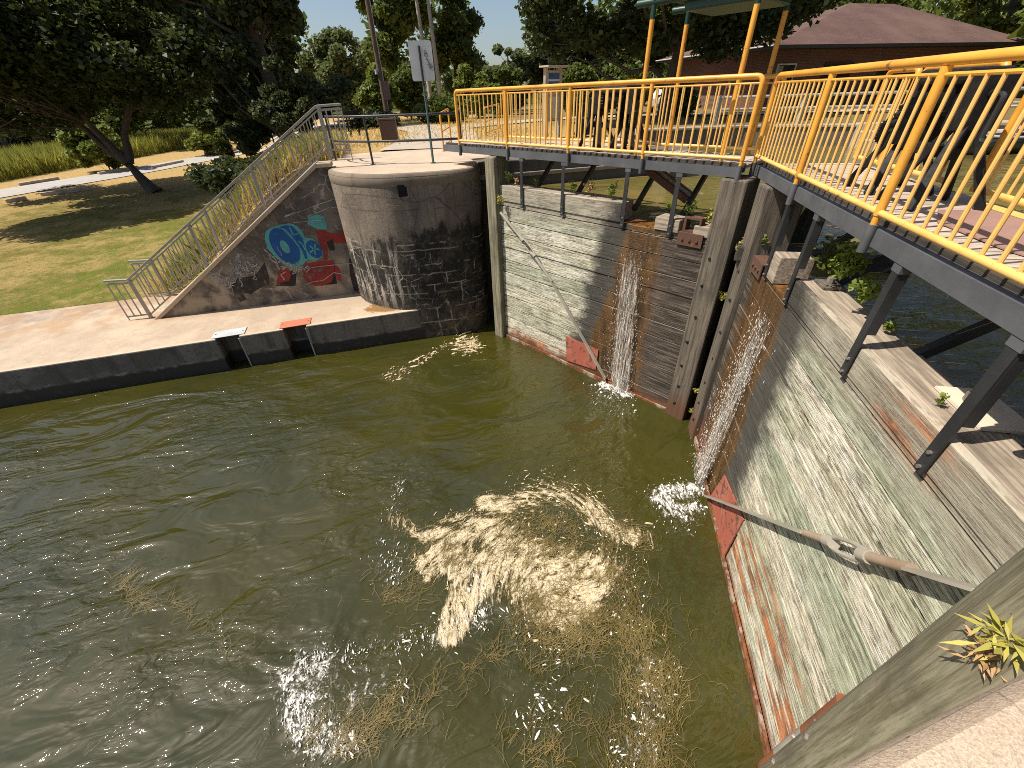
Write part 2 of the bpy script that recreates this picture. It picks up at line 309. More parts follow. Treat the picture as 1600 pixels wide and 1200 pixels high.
simple('gravel', (.43, .36, .285), (.36, .30, .24), .95, 2, bump=.5)
simple('white_panel', (.60, .62, .64), (.52, .54, .56), .4, 2, bump=.05)
simple('black_ink', (.02, .02, .025), (.02, .02, .025), .6, 2, bump=0)
simple('panel_blue', (.05, .10, .22), (.03, .06, .15), .5, 8, bump=0)
simple('panel_yellow', (.70, .42, .03), (.62, .36, .04), .5, 8, bump=0)
simple('glass_dark', (.02, .022, .024), (.03, .03, .03), .1, 1, bump=0)
simple('white_frame', (.6, .58, .54), (.5, .48, .44), .6, 4)
simple('gutter', (.045, .035, .03), (.03, .025, .02), .6, 4)
simple('car_white', (.7, .7, .7), (.66, .66, .66), .25, 2, bump=0)
simple('tyre', (.015, .015, .015), (.02, .02, .02), .85, 10)
simple('hull_green', (.035, .045, .035), (.05, .06, .05), .45, 3)
simple('skin', (.48, .25, .17), (.42, .21, .15), .55, 12, bump=.05)
simple('navy_cloth', (.02, .022, .035), (.03, .03, .05), .9, 14)
simple('white_cloth', (.75, .74, .72), (.68, .67, .66), .9, 14)
def spray(name, c, c2, hole=.2):
    t = NT(name); n1 = t.noise(7, 7, .75); n2 = t.noise(1.6, 5, .65)
    cc = t.mix(t.rng(n2, .4, .62), c, c2); k = t.rng(t.ma('ADD', t.ma('MULTIPLY', n1, .7), t.ma('MULTIPLY', n2, .3)), .57-hole*.1, .63-hole*.1)
    cc = t.mix(t.ma('MULTIPLY', k, .8), cc, t.mix(t.rng(n1, .55, .7), (.13, .105, .085), (.27, .22, .18))); MAT[name] = t.done(cc, .85, t.bump(n1, .4, .01))
spray('blue_paint', (.010, .095, .30), (.008, .07, .22), .0); spray('teal_paint', (.10, .38, .35), (.08, .29, .27), .25)
spray('red_paint', (.29, .028, .02), (.19, .022, .018), .35); spray('black_paint', (.016, .014, .013), (.04, .032, .026), .3); spray('white_paint', (.42, .40, .39), (.28, .26, .25), .5)

def brick():
    t = NT('brick'); b = t.n('TexBrick'); t.put(b.inputs['Vector'], t.mp((1, 1, 1), vec=t.co('UV')))
    b.inputs['Scale'].default_value = 1.0; b.inputs['Brick Width'].default_value = .22; b.inputs['Row Height'].default_value = .075
    b.inputs['Mortar Size'].default_value = .006; b.inputs['Color1'].default_value = (.135, .062, .047, 1); b.inputs['Color2'].default_value = (.085, .04, .032, 1)
    b.inputs['Mortar'].default_value = (.24, .19, .15, 1)
    c = t.mix(t.rng(t.noise(.6, 4), .4, .7), b.outputs[0], (.15, .06, .045))
    MAT['brick'] = t.done(c, .9, t.bump(b.outputs[1], .3, .01))
def shingles():
    t = NT('shingles'); b = t.n('TexBrick'); t.put(b.inputs['Vector'], t.co('UV')); b.offset = .5
    b.inputs['Scale'].default_value = 1.0; b.inputs['Brick Width'].default_value = .35; b.inputs['Row Height'].default_value = .16
    b.inputs['Mortar Size'].default_value = .012; b.inputs['Color1'].default_value = (.125, .066, .053, 1); b.inputs['Color2'].default_value = (.085, .046, .038, 1)
    b.inputs['Mortar'].default_value = (.05, .03, .025, 1); b.inputs['Bias'].default_value = -.1
    c = t.mix(t.rng(t.noise(.35, 5), .35, .7), b.outputs[0], (.14, .08, .064))
    MAT['shingles'] = t.done(c, .92, t.bump(b.outputs[1], .4, .02))
brick(); shingles()

def leaf_mat(name, a, b, tr=.35):
    t = NT(name); oi = t.n('NewGeometry')
    f = t.rng(t.noise(1.1, 4, .6), .35, .66); c = t.mix(f, a, b)
    c = t.mix(t.ma('MULTIPLY', oi.outputs['Random Per Island'], .55), c, tuple(x*1.7 for x in b))
    tl = t.n('BsdfTranslucent'); t.put(tl.inputs[0], t.mix(.5, c, (.14, .17, .02)))
    t.done(c, .55, spec=.3); ms = t.n('MixShader'); ms.inputs[0].default_value = tr
    t.t.links.new(t.b.outputs[0], ms.inputs[1]); t.t.links.new(tl.outputs[0], ms.inputs[2])
    t.t.links.new(ms.outputs[0], t.t.nodes['Material Output'].inputs[0]); MAT[name] = t.m
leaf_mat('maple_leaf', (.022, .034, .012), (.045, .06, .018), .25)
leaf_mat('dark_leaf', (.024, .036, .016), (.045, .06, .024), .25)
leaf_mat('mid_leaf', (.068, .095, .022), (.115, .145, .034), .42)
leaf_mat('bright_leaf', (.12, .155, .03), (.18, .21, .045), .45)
leaf_mat('willow_leaf', (.10, .12, .05), (.14, .165, .075), .4)
leaf_mat('weed_leaf', (.13, .19, .03), (.22, .27, .05), .4)
leaf_mat('yellow_leaf', (.36, .33, .06), (.45, .40, .10), .35)
leaf_mat('dried_leaf', (.34, .20, .10), (.45, .28, .14), .3)
leaf_mat('dry_grass', (.58, .41, .14), (.66, .50, .20), .35)
leaf_mat('reed_grass', (.27, .28, .055), (.40, .38, .09), .45)
leaf_mat('pond_weed', (.075, .06, .016), (.215, .16, .06), .2)

def ground_mat():
    t = NT('lawn'); p = t.co(); s = t.sep(); x, y, z = s[0], s[1], s[2]
    n1 = t.noise(.22, 6, .65); n2 = t.noise(1.6, 6, .7); n3 = t.noise(28, 5, .7); n4 = t.noise(9, 5, .7)
    c = t.mix(t.rng(n2, .40, .60), (.165, .145, .036), (.25, .182, .06))
    c = t.mix(t.ma('MULTIPLY', t.rng(t.noise(3.6, 7, .78), .50, .60), .55), c, (.13, .135, .022))
    gz = t.ma('MULTIPLY', t.rng(t.ma('ADD', y, t.ma('MULTIPLY', t.ma('SUBTRACT', n2, .5), 9.)), 27., 20.), t.rng(t.ma('ADD', x, t.ma('MULTIPLY', n1, 6.)), -12., -6.))
    c = t.mix(t.ma('MULTIPLY', gz, t.rng(t.noise(2.7, 6, .72), .38, .56)), c, t.mix(n4, (.085, .125, .015), (.16, .185, .028)))
    dry = t.rng(t.ma('ADD', n1, t.ma('MULTIPLY', n2, .35)), .64, .78)
    far_ = t.rng(t.ma('ADD', y, t.ma('MULTIPLY', n2, 10.)), 33., 39.)
    top = t.ma('MAXIMUM', t.rng(z, 3.2, 3.95), t.ma('MULTIPLY', t.ma('MULTIPLY', t.rng(t.ma('ADD', z, t.ma('MULTIPLY', t.ma('SUBTRACT', n2, .5), 1.2)), 1.15, 1.7), t.rng(y, 26., 20.)), .9))
    c = t.mix(t.ma('MAXIMUM', t.ma('MULTIPLY', dry, .55), t.ma('MAXIMUM', t.ma('MULTIPLY', far_, .9), top)), c, t.mix(n4, (.56, .38, .16), (.40, .28, .12)))
    c = t.mix(t.ma('MULTIPLY', t.rng(x, 7., 11.), .75), c, (.13, .105, .055))  # bank in front of the house: shade painted into the ground colour
    c = t.mix(t.rng(y, 58., 75.), c, (.06, .075, .02))
    c = t.mix(t.ma('MULTIPLY', t.rng(t.noise(8, 6, .8), .50, .62), .55), c, (.085, .075, .02))
    c = t.mix(t.ma('MULTIPLY', t.rng(t.noise(13, 4, .8), .58, .66), .4), c, (.36, .28, .12))
    MAT['lawn'] = t.done(c, .95, t.bump(t.ma('ADD', n3, n4), .9, .05), spec=.1)
ground_mat()

def water_mat(name, a, b, fine, spec=.5):
    t = NT(name); p = t.co()
    c = t.mix(t.rng(t.noise(.35, 4, .55), .35, .65), a, b)
    w1 = t.noise(1., 3, .5, t.mp((.75, 1.5, 1), (0, 0, R(-38))), 1.0); w2 = t.noise(1., 3, .55, t.mp((3.2, 7, 1), (0, 0, R(-42))), .8)
    calm = t.rng(t.noise(.42, 3, .5, t.mp(loc=(3, 8, 0))), .40, .62)
    w3 = t.noise(1., 2, .5, t.mp((9, 17, 1), (0, 0, R(-40))), .6)
    nb = t.bump(w1, 1.*fine, .14)
    nb = t.bump(t.ma('MULTIPLY', w2, t.ma('ADD', .12, calm)), 1.*fine, .045, nb)
    nb = t.bump(t.ma('MULTIPLY', w3, calm), .6*fine, .008, nb)
    m = t.done(c, .015, nb, spec=spec); t.b.inputs['IOR'].default_value = 1.5; MAT[name] = m
water_mat('lock_water', (.044, .040, .006), (.032, .033, .008), 1.0, .85)
water_mat('canal_water', (.19, .14, .042), (.12, .105, .028), .5, .18)

def foam_mat(name, a, b, rough=.6):
    t = NT(name); c = t.mix(t.rng(t.noise(14, 5, .65), .35, .65), a, b)
    MAT[name] = t.done(c, rough, t.bump(t.noise(120, 3, .7), .4, .004))
foam_mat('cream_foam', (.60, .50, .33), (.38, .29, .14)); foam_mat('white_foam', (.82, .80, .76), (.70, .68, .62), .35)
def film(name, c1, c2, rough=.5, lo=.46, hi=.74):
    """foam or falling water: opacity follows the mesh's own density attribute broken up by noise on its 'flow' coordinates"""
    t = NT(name); at_ = t.n('Attribute'); at_.attribute_name = 'cover'; fl = t.n('Attribute'); fl.attribute_name = 'drift'; v = fl.outputs['Vector']
    n1 = t.noise(1., 8, .68, v, .6); n2 = t.noise(3.7, 5, .7, v, .3)
    val = t.ma('ADD', t.ma('ADD', at_.outputs['Fac'], t.ma('MULTIPLY', t.ma('SUBTRACT', n1, .5), 3.2)), t.ma('MULTIPLY', t.ma('SUBTRACT', n2, .5), 1.5))
    al = t.rng(val, lo, hi); c = t.mix(t.rng(val, .55, 1.15), c2, c1)
    t.done(c, rough, t.bump(val, .6, .02)); t.put(t.b.inputs['Alpha'], al); MAT[name] = t.m
film('foam_film', (.60, .51, .35), (.20, .15, .06), .6, .36, .92); film('splash_film', (.76, .75, .71), (.50, .49, .44), .3, .40, 1.15); film('fall_film', (.86, .85, .82), (.50, .44, .36), .15, .40, 1.25)
def drops():
    t = NT('falling_drops'); t.done((.80, .78, .74), .15); MAT['falling_drops'] = t.m
drops()

# ------------------------------------------------------------------ mesh helper
class MB:
    def __init__(s): s.v = []; s.f = []
    def add(s, vs, fs):
        o = len(s.v); s.v += [tuple(v) for v in vs]; s.f += [tuple(i+o for i in f) for f in fs]; return s
    def box(s, a, b):
        (x0, y0, z0), (x1, y1, z1) = a, b
        return s.add([(x0, y0, z0), (x1, y0, z0), (x1, y1, z0), (x0, y1, z0), (x0, y0, z1), (x1, y0, z1), (x1, y1, z1), (x0, y1, z1)],
                     [(0, 3, 2, 1), (4, 5, 6, 7), (0, 1, 5, 4), (1, 2, 6, 5), (2, 3, 7, 6), (3, 0, 4, 7)])
    def bar(s, p, q, wd, ht, up=(0, 0, 1)):
        p, q = Vector(p), Vector(q); d = (q-p).normalized(); up = Vector(up)
        sx = d.cross(up); sx = sx.normalized() if sx.length > 1e-4 else Vector((1, 0, 0)); uz = sx.cross(d)
        vs = [c+sx*i*wd/2+uz*j*ht/2 for c in (p, q) for i, j in ((-1, -1), (1, -1), (1, 1), (-1, 1))]
        return s.add(vs, [(0, 1, 2, 3), (7, 6, 5, 4), (0, 4, 5, 1), (1, 5, 6, 2), (2, 6, 7, 3), (3, 7, 4, 0)])
    def tube(s, pts, r, n=10, caps=True):
        pts = [Vector(p) for p in pts]; rs = r if isinstance(r, (list, tuple)) else [r]*len(pts)
        o = len(s.v); fr = None; fs = []
        for i, p in enumerate(pts):
            d = (pts[min(i+1, len(pts)-1)]-pts[max(i-1, 0)]).normalized()
            if fr is None: fr = d.orthogonal().normalized()
            else:
                fr = fr-d*fr.dot(d); fr = fr.normalized() if fr.length > 1e-5 else d.orthogonal().normalized()
            b = d.cross(fr)
            for k in range(n):
                a = 2*math.pi*k/n; s.v.append(tuple(p+(fr*math.cos(a)+b*math.sin(a))*rs[i]))
        for i in range(len(pts)-1):
            for k in range(n): fs.append((o+i*n+k, o+i*n+(k+1) % n, o+(i+1)*n+(k+1) % n, o+(i+1)*n+k))
        if caps: fs += [tuple(o+k for k in range(n))[::-1], tuple(o+(len(pts)-1)*n+k for k in range(n))]
        s.f += fs; return s
    def prism(s, poly, z0, z1):
        n = len(poly); vs = [(x, y, z0) for x, y in poly]+[(x, y, z1) for x, y in poly]
        return s.add(vs, [tuple(range(n))[::-1], tuple(range(n, 2*n))]+[(i, (i+1) % n, n+(i+1) % n, n+i) for i in range(n)])
    def build(s, name, mat, parent=None, smooth=False, bevel=0., seg=2, uv=None):
        me = bpy.data.meshes.new(name); me.from_pydata(s.v, [], s.f); me.update()
        o = bpy.data.objects.new(name, me); col.objects.link(o)
        if mat: me.materials.append(MAT[mat] if isinstance(mat, str) else mat)
        if parent is not None: o.parent = parent
        if smooth:
            me.polygons.foreach_set('use_smooth', [True]*len(me.polygons)); me.set_sharp_from_angle(angle=R(40))
        if bevel:
            b = o.modifiers.new('bevel', 'BEVEL'); b.width = bevel; b.segments = seg; b.limit_method = 'ANGLE'; b.angle_limit = R(40)
        return o
def rounded(pts, r, n=5):
    """a polyline with its inner corners rounded"""
    pts = [Vector(p) for p in pts]; out = [pts[0]]
    for a, b, c in zip(pts, pts[1:], pts[2:]):
        u, v = (a-b).normalized(), (c-b).normalized(); k = min(r, (a-b).length*.45, (c-b).length*.45)
        for i in range(n+1):
            t = i/n; out.append((b+u*k)*(1-t)**2+b*2*t*(1-t)+(b+v*k)*t*t)
    return out+[pts[-1]]
def tag(o, label=None, cat=None, group=None, kind=None):
    if label: o['label'] = label
    if cat: o['category'] = cat
    if group: o['group'] = group
    if kind: o['kind'] = kind
    return o
def empty(name, loc=(0, 0, 0), rz=0., label=None, cat=None, group=None):
    o = bpy.data.objects.new(name, None); col.objects.link(o); o.location = loc; o.rotation_euler = (0, 0, rz); o.empty_display_size = .3
    return tag(o, label, cat, group)
def quads(name, mat, V, per=4, parent=None, faces=None):
    """a mesh from a numpy block of equally shaped little faces"""
    V = np.asarray(V, dtype=np.float32).reshape(-1, 3); n = len(V)//per; me = bpy.data.meshes.new(name)
    me.vertices.add(len(V)); me.vertices.foreach_set('co', V.ravel())
    if faces is None: faces = [list(range(per))]
    idx = np.concatenate([(np.arange(n)[:, None]*per+np.array(f)[None, :]) for f in faces], axis=1)
    lens = np.tile([len(f) for f in faces], n); me.loops.add(idx.size); me.loops.foreach_set('vertex_index', idx.ravel().astype(np.int32))
    me.polygons.add(len(lens)); st = np.concatenate([[0], np.cumsum(lens)[:-1]]).astype(np.int32); me.polygons.foreach_set('loop_start', st)
    me.update(calc_edges=True); me.validate(); o = bpy.data.objects.new(name, me); col.objects.link(o); me.materials.append(MAT[mat])
    if parent is not None: o.parent = parent
    return o
def leaves(c, size, flat=.0, asp=1.9, down=0.):
    """rhombic leaf blades at points c, folded a little along the midrib"""
    n = len(c); a = rng.normal(size=(n, 3)); a[:, 2] = a[:, 2]*(1-flat)-down; a /= np.linalg.norm(a, axis=1)[:, None]
    b = rng.normal(size=(n, 3)); b[:, 2] *= (1-flat); b -= a*(a*b).sum(1)[:, None]; b /= np.linalg.norm(b, axis=1)[:, None]
    sz = size*rng.uniform(.4, 1.55, n)[:, None]; nn = np.cross(a, b)*sz*.12
    return np.stack([c-a*sz*.5, c+b*sz*.5/asp+nn, c+a*sz*.5, c-b*sz*.5/asp+nn], 1)

# ------------------------------------------------------------------ ground sheet
def sst(a, b, x): t = np.clip((x-a)/(b-a), 0, 1); return t*t*(3-2*t)
BANK = [(8.2, 10.9), (8.8, 14.5), (10.6, 16.8), (14.4, 15.8), (19, 12.2), (27, 6.8), (45, -3), (80, -20), (140, -45)]
def bank_y(x):
    xs = [p[0] for p in BANK]; ys = [p[1] for p in BANK]; return np.interp(x, xs, ys)
def height(x, y):
    low = .84+np.clip(y-14, 0, 40)*.028
    x0 = -7.0-np.clip(y-14, 0, 60)*.16; wd = 5.6+np.clip(y-14, 0, 60)*.10
    s = sst(0, 1, (x-x0)/wd); top = 4.03-np.clip(y-40, 0, 60)*.004
    h = low+(top-low)*s
    h = h+.16*np.clip(1-np.abs((x-x0)/wd-.55)/.5, 0, 1)*(y > 14.2)*np.clip(1-(y-14.2)/14, 0, 1)
    return h
def H(x, y): return float(height(np.array([x*1.]), np.array([y*1.]))[0])
def ground():
    def axis(brk):
        out = []
        for (a, b, st) in brk: out += list(np.arange(a, b, st))
        return np.array(out+[brk[-1][1]])
    xs = axis([(-1500, -120, 115), (-120, -40, 4), (-40, -8, .8), (-8, 30, .4), (30, 60, 2), (60, 160, 6), (160, 1500, 115)])
    ys = axis([(-600, -60, 90), (-60, -4, 4), (-4, 10, .7), (10, 20, .25), (20, 45, .7), (45, 120, 4), (120, 2000, 125)])
    X, Y = np.meshgrid(xs, ys); Z = height(X, Y)
    Z = Z+.05*np.sin(X*.7+1.3*np.sin(Y*.4))*np.sin(Y*.55)*((Y > 15) & (Y < 29) & (Z < 3))
    near = Y < -1.0; Z = np.where(near, np.where(X < -4, .82, 3.95), Z)
    lowpool = (X < 6) & (Y < 10.6) & (Y > -1.0); Z = np.where(lowpool, -2., Z)
    uw = (X > 2.0) & (X <= 8.3) & (Y < 11.9) & (Y > -1.9); Z = np.where(uw, -2., Z)
    by = bank_y(X); Z = np.where((X > 8.3) & (Y < by+.15) & (Y > -2.2-np.clip(X-10, 0, 400)*.62), 1.0, Z)
    slab = (Y >= 10.6) & (Y < 13.8) & (X <= 2.0); Z = np.where(slab, np.where((X < -.7) | (Y < 11.6), .3, 3.4), Z)
    apron = (Y >= 13.8) & (Y < 15.1) & (X > -1.0) & (X < 8.3); Z = np.where(apron, 3.9, Z)
    n, m = X.shape; m_ = MB(); m_.v = list(map(tuple, np.stack([X, Y, Z], -1).reshape(-1, 3)))
    m_.f = [(j*m+i, j*m+i+1, (j+1)*m+i+1, (j+1)*m+i) for j in range(n-1) for i in range(m-1)]
    tag(m_.build('ground', 'lawn', smooth=True), kind='structure')
ground()

# ------------------------------------------------------------------ water
def water():
    xs = np.concatenate([np.arange(-90, -14, 2.), np.arange(-14, 5.6, .09)]); ys = np.arange(-.35, 10.75, .09)
    X, Y = np.meshgrid(xs, ys)
    def wv(kx, ky, a, ph, sh=1.): 
        return a*np.sin(kx*X+ky*Y+ph+1.1*np.sin(.55*X-.4*Y+ph)+.7*np.sin(.9*Y+.35*X))
    amp = np.clip(1.15-np.hypot(X-4.6, Y-8.5)/24, .4, 1)
    Z = (wv(1.1, 1.5, .020, 0)+wv(-1.9, 1.2, .013, 1.7)+wv(2.6, 3.1, .010, 4.)+wv(4.4, -2.2, .0055, 2.2)+wv(6.2, 5.4, .004, .6))*amp
    ed = np.clip((10.25-Y)/.8, .25, 1)*np.clip((Y+.1)/.5, .3, 1); Z *= ed
    n, m = X.shape; m_ = MB(); m_.v = list(map(tuple, np.stack([X, Y, Z], -1).reshape(-1, 3)))
    m_.f = [(j*m+i, j*m+i+1, (j+1)*m+i+1, (j+1)*m+i) for j in range(n-1) for i in range(m-1)]
    o = m_.build('lock_water', 'lock_water', smooth=True); tag(o, kind='structure')
    poly = [(5.15, 4.9), (2.85, 9.4), (2.5, 11.6), (8.2, 11.2)]+[(x, y+.3) for x, y in BANK[1:]]+[(140, -90), (40, -22), (8, -1.7), (2.5, -1.7), (2.85, .4)]
    u = MB(); u.add([(x, y, 3.38) for x, y in poly], [tuple(range(len(poly)))[::-1]])
    tag(u.build('canal_water', 'canal_water'), kind='structure')
water()

# ------------------------------------------------------------------ quay, piers, walls
SLOT = [(-4.50, -3.98), (-3.0, -2.46)]
def quay():
    front = [(-60, 10.25)]
    for a, b in SLOT: front += [(a, 10.25), (a, 10.62), (b, 10.62), (b, 10.25)]
    front += [(.35, 10.22)]
    poly = front+[(.35, 11.2), (-1.0, 12.3), (-6.2, 12.3), (-6.3, 13.98), (-60, 13.98)]
    tag(MB().prism(poly, .80, .84).build('quay_pavement', 'quay_concrete', bevel=.012), kind='structure')
    t = empty('lock_wall', (-10, 10.3, 0), 0, 'low dark wet concrete wall along the far side of the lock water', 'wall')
    o = MB().prism([(x+10, y-10.3) for x, y in front+[(.35, 11.1), (-60, 11.1)]], -2, .798).build('wall_face', 'wet_quay_concrete', t, bevel=.02)
    for (a, b) in SLOT:
        MB().bar((b+10-.02, -.06, .79), (b+10-.02, -.06, -.2), .03, .03, (1, 0, 0)).build('slot_edge', 'galvanised', t)
    for (a, b), mt, lb in ((SLOT[0], 'pale_metal', 'pale silver metal plate covering the left stop log slot on the quay edge'), (SLOT[1], 'salmon_paint', 'salmon red metal plate covering the right stop log slot on the quay edge')):
        e = empty('cover_plate', ((a+b)/2, 10.52, .845), R(2), lb, 'metal plate')
        MB().box((-.36, -.21, 0), (.36, .17, .014)).build('plate', mt, e, bevel=.004)
        for sx in (-.3, .3): MB().tube([(sx, -.02, .012), (sx, -.02, .022)], .018, 8).build('bolt', 'bolt_steel', e)
quay()

PIER = [(-1.2, 12.35), (-1.14, 11.7), (-.98, 11.25), (-.75, 10.9), (-.42, 10.58), (-.12, 10.38), (.2, 10.25), (.7, 10.16), (1.4, 10.12), (1.85, 10.2), (2.15, 10.38), (2.34, 10.7), (2.42, 11.1), (2.45, 11.6)]
def smooth_poly(p, n=4):
    out = []
    for i in range(len(p)-1):
        a, b, c, d = [Vector(p[max(0, min(len(p)-1, i+k))]) for k in (-1, 0, 1, 2)]
        for j in range(n):
            t = j/n; out.append(tuple(.5*((2*b)+(c-a)*t+(2*a-5*b+4*c-d)*t*t+(3*b-a-3*c+d)*t**3)))
    return out+[tuple(p[-1])]
def pier(name, label, outline, back, mirror=None, hole=True):
    e = empty(name, (0, 0, 0), 0, label, 'pier'); m = MB(); o = smooth_poly(outline, 4); full = o+back
    m.prism(full, -2, 3.99); body = m.build('body', 'old_pier_concrete', e, smooth=True)
    # rounded coping ring and top slab
    c = MB(); n = len(full); cx = sum(p[0] for p in full)/n; cy = sum(p[1] for p in full)/n; prof = [(.0, 3.80), (.008, 3.81), (.008, 3.93), (-.004, 4.0), (-.035, 4.045), (-.09, 4.06)]
    rings = []
    for off, z in prof:
        ring = []
        for i in range(n):
            a, b = Vector(full[i-1]), Vector(full[(i+1) % n]); tn = (b-a).normalized(); nr = Vector((tn.y, -tn.x))
            if mirror: nr = -nr
            ring.append((full[i][0]+nr.x*off, full[i][1]+nr.y*off, z))
        rings.append(ring)
    for ring in rings: c.v += ring
    for k in range(len(prof)-1):
        for i in range(n): c.f.append((k*n+i, k*n+(i+1) % n, (k+1)*n+(i+1) % n, (k+1)*n+i) if not mirror else (k*n+(i+1) % n, k*n+i, (k+1)*n+i, (k+1)*n+(i+1) % n))
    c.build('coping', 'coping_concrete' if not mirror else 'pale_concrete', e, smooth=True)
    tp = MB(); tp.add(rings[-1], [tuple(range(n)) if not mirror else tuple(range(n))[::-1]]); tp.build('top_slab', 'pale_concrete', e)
    return e
pl = pier('concrete_pier', 'tall rounded concrete pier with black stains below its pale top, beside the left gate', PIER, [(2.45, 15.0), (-1.2, 15.0)])
MB().box((.34, 10.18, 3.60), (.62, 10.30, 3.84)).build('recess', 'dark_hole', pl)
NP = [(-1.2, -2.2), (-1.1, -1.2), (-.7, -.4), (-.2, -.08), (.3, .02), (.9, .03), (1.6, .03), (1.95, -.02), (2.1, -.3), (2.1, -1.4)]
pier('concrete_pier', 'pale concrete pier top filling the bottom right corner', NP, [(2.1, -4.5), (-1.2, -4.5)], mirror=True)

def wing():
    """the triangular wall that carries the stairs, with its spray paint"""
    rz = R(-1.6); e = empty('stair_wall', (-6.30, 12.14, .84), rz, 'sloping concrete stair wall with faded graffiti left of the rounded pier', 'wall')
    sl = .672; L = 5.2
    prof = [(0, -.9), (L, -.9), (L, 3.30), (4.93, 3.30), (.02, .0)]
    m = MB(); n = len(prof); m.add([(x, y, z) for y in (0, .34) for x, z in prof], [tuple(range(n)), tuple(range(n, 2*n))[::-1]]+[(i, i+n, (i+1) % n+n, (i+1) % n) for i in range(n)])
    m.build('wall_face', 'stained_wall_concrete', e)
    c = MB(); c.bar((-.1, .14, -.04), (4.93, .14, 3.335), .42, .10, (0, 0, 1)); c.bar((4.88, .14, 3.3), (5.25, .14, 3.3), .42, .10)
    c.build('coping', 'pale_concrete', e, bevel=.02)
    inv = (Matrix.Translation((-6.30, 12.14, .84))@Matrix.Rotation(rz, 4, 'Z')).inverted()
    p0 = Vector((-6.30, 12.14, .84)); nv = Vector((math.sin(rz), -math.cos(rz), 0))
    def W(px, py, lay):
        d = Vector(ray(px, py)); o = Vector((0, 0, EYE)); t = (p0-o).dot(nv)/d.dot(nv); q = inv@(o+d*t); return (q.x, -.003*lay, q.z)
    def crop(pts): return [(330+x/6., 280+y/6.) for x, y in pts]
    def fill(mb, pts, lay):
        q = [W(x, y, lay) for x, y in crop(pts)]
        # fan triangulation through tessellation
        from mathutils.geometry import tessellate_polygon
        tri = tessellate_polygon([[Vector((a, 0, c)) for a, b, c in q]]); mb.add(q, [tuple(t) for t in tri])
    def line(mb, pts, wd, lay):
        q = [Vector(W(x, y, lay)) for x, y in crop(pts)]
        for a, b in zip(q, q[1:]):
            d = (b-a).normalized(); nr = Vector((-d.z, 0, d.x))*wd/2; a2, b2 = a-d*wd*.3, b+d*wd*.3
            mb.add([a2-nr, b2-nr, b2+nr, a2+nr], [(0, 1, 2, 3)])
    def ell(cx, cy, a, b, rot, n=28, jit=.0):
        out = []
        for k in range(n):
            t = 2*math.pi*k/n; x, y = a*math.cos(t)*(1+jit*math.sin(3*t)), b*math.sin(t); out.append((cx+x*math.cos(rot)-y*math.sin(rot), cy+x*math.sin(rot)+y*math.cos(rot)))
        return out
    bk = MB()
    fill(bk, [(190, 1000), (240, 930), (390, 905), (430, 880), (500, 780), (540, 900), (540, 990), (480, 1010), (420, 1040), (380, 1075), (300, 1070), (330, 1130), (270, 1150), (210, 1060)], 1)
    fill(bk, [(600, 1000), (640, 960), (760, 850), (800, 900), (790, 1000)], 1); fill(bk, [(940, 850), (1050, 830), (1150, 800), (1180, 980), (980, 1000), (900, 960)], 1); fill(bk, [(1085, 590), (1140, 560), (1160, 660), (1110, 670)], 3)
    fill(bk, [(1290, 740), (1360, 760), (1400, 1040), (1340, 1050), (1300, 900)], 1)
    bk.build('black_graffiti', 'black_paint', e)
    rd = MB()
    fill(rd, [(980, 490), (1040, 470), (1110, 505), (1200, 510), (1260, 440), (1280, 590), (1180, 600), (1120, 590), (1090, 640), (1090, 760), (1050, 760), (1060, 700), (1010, 590)], 2)
    fill(rd, [(850, 840), (900, 790), (1000, 770), (1150, 760), (1160, 850), (1130, 960), (1040, 1000), (930, 990), (870, 930)], 2)
    fill(rd, [(1150, 800), (1200, 830), (1220, 960), (1180, 940), (1150, 870)], 2); fill(rd, [(640, 850), (720, 830), (750, 900), (730, 950), (610, 980)], 2)
    rd.build('red_graffiti', 'red_paint', e)
    tl = MB()
    fill(tl, [(500, 560), (515, 480), (580, 445), (640, 425), (740, 412), (800, 430), (850, 480), (880, 545), (950, 555), (1010, 600), (1050, 680), (1040, 730), (970, 765), (910, 750), (860, 800), (800, 830), (720, 815), (650, 770), (590, 720), (530, 650)], 3)
    fill(tl, [(910, 350), (1000, 330), (1060, 350), (1090, 420), (1080, 470), (1010, 470), (960, 450), (900, 420)], 2)
    tl.build('teal_graffiti', 'teal_paint', e)
    bl = MB()
    ring = ell(690, 625, 195, 108, R(52)); fill(bl, ring, 4); fill(bl, [(640, 450), (690, 432), (760, 440), (800, 480), (830, 520), (860, 560), (880, 640), (905, 740), (870, 755), (850, 690), (800, 610), (750, 520), (700, 470)], 4)
    fill(bl, ell(965, 655, 95, 62, R(50)), 4)
    bl.build('blue_graffiti', 'blue_paint', e)
    t2 = MB(); fill(t2, ell(692, 632, 70, 34, R(56)), 5)
    line(t2, [(690, 480), (770, 560), (830, 640), (860, 700), (880, 760)], .035, 5); line(t2, [(735, 450), (770, 520), (810, 510)], .03, 5); line(t2, [(820, 580), (860, 610), (880, 660)], .03, 5)
    for k in range(5):
        a = 2*math.pi*k/5; line(t2, [(965, 655), (965+45*math.cos(a), 655+50*math.sin(a))], .04, 5)
    t2.build('teal_graffiti_line', 'teal_paint', e)
    wl = MB(); r = random.Random(3)
    for (cx, cy, sx, sy, k) in ((300, 830, 130, 90, 26), (120, 950, 120, 80, 16), (230, 900, 60, 80, 12), (740, 850, 90, 30, 7), (620, 760, 70, 60, 6)):
        for _ in range(k):
            x, y = cx+r.uniform(-1, 1)*sx, cy+r.uniform(-1, 1)*sy; pts = [(x, y)]
            for _ in range(3): x += r.uniform(-45, 45); y += r.uniform(-45, 45); pts.append((x, y))
            line(wl, pts, r.uniform(.012, .03), 6)
    line(wl, [(500, 660), (540, 690), (560, 750), (620, 790)], .03, 6); line(wl, [(870, 850), (900, 810), (930, 830), (890, 870)], .03, 6)
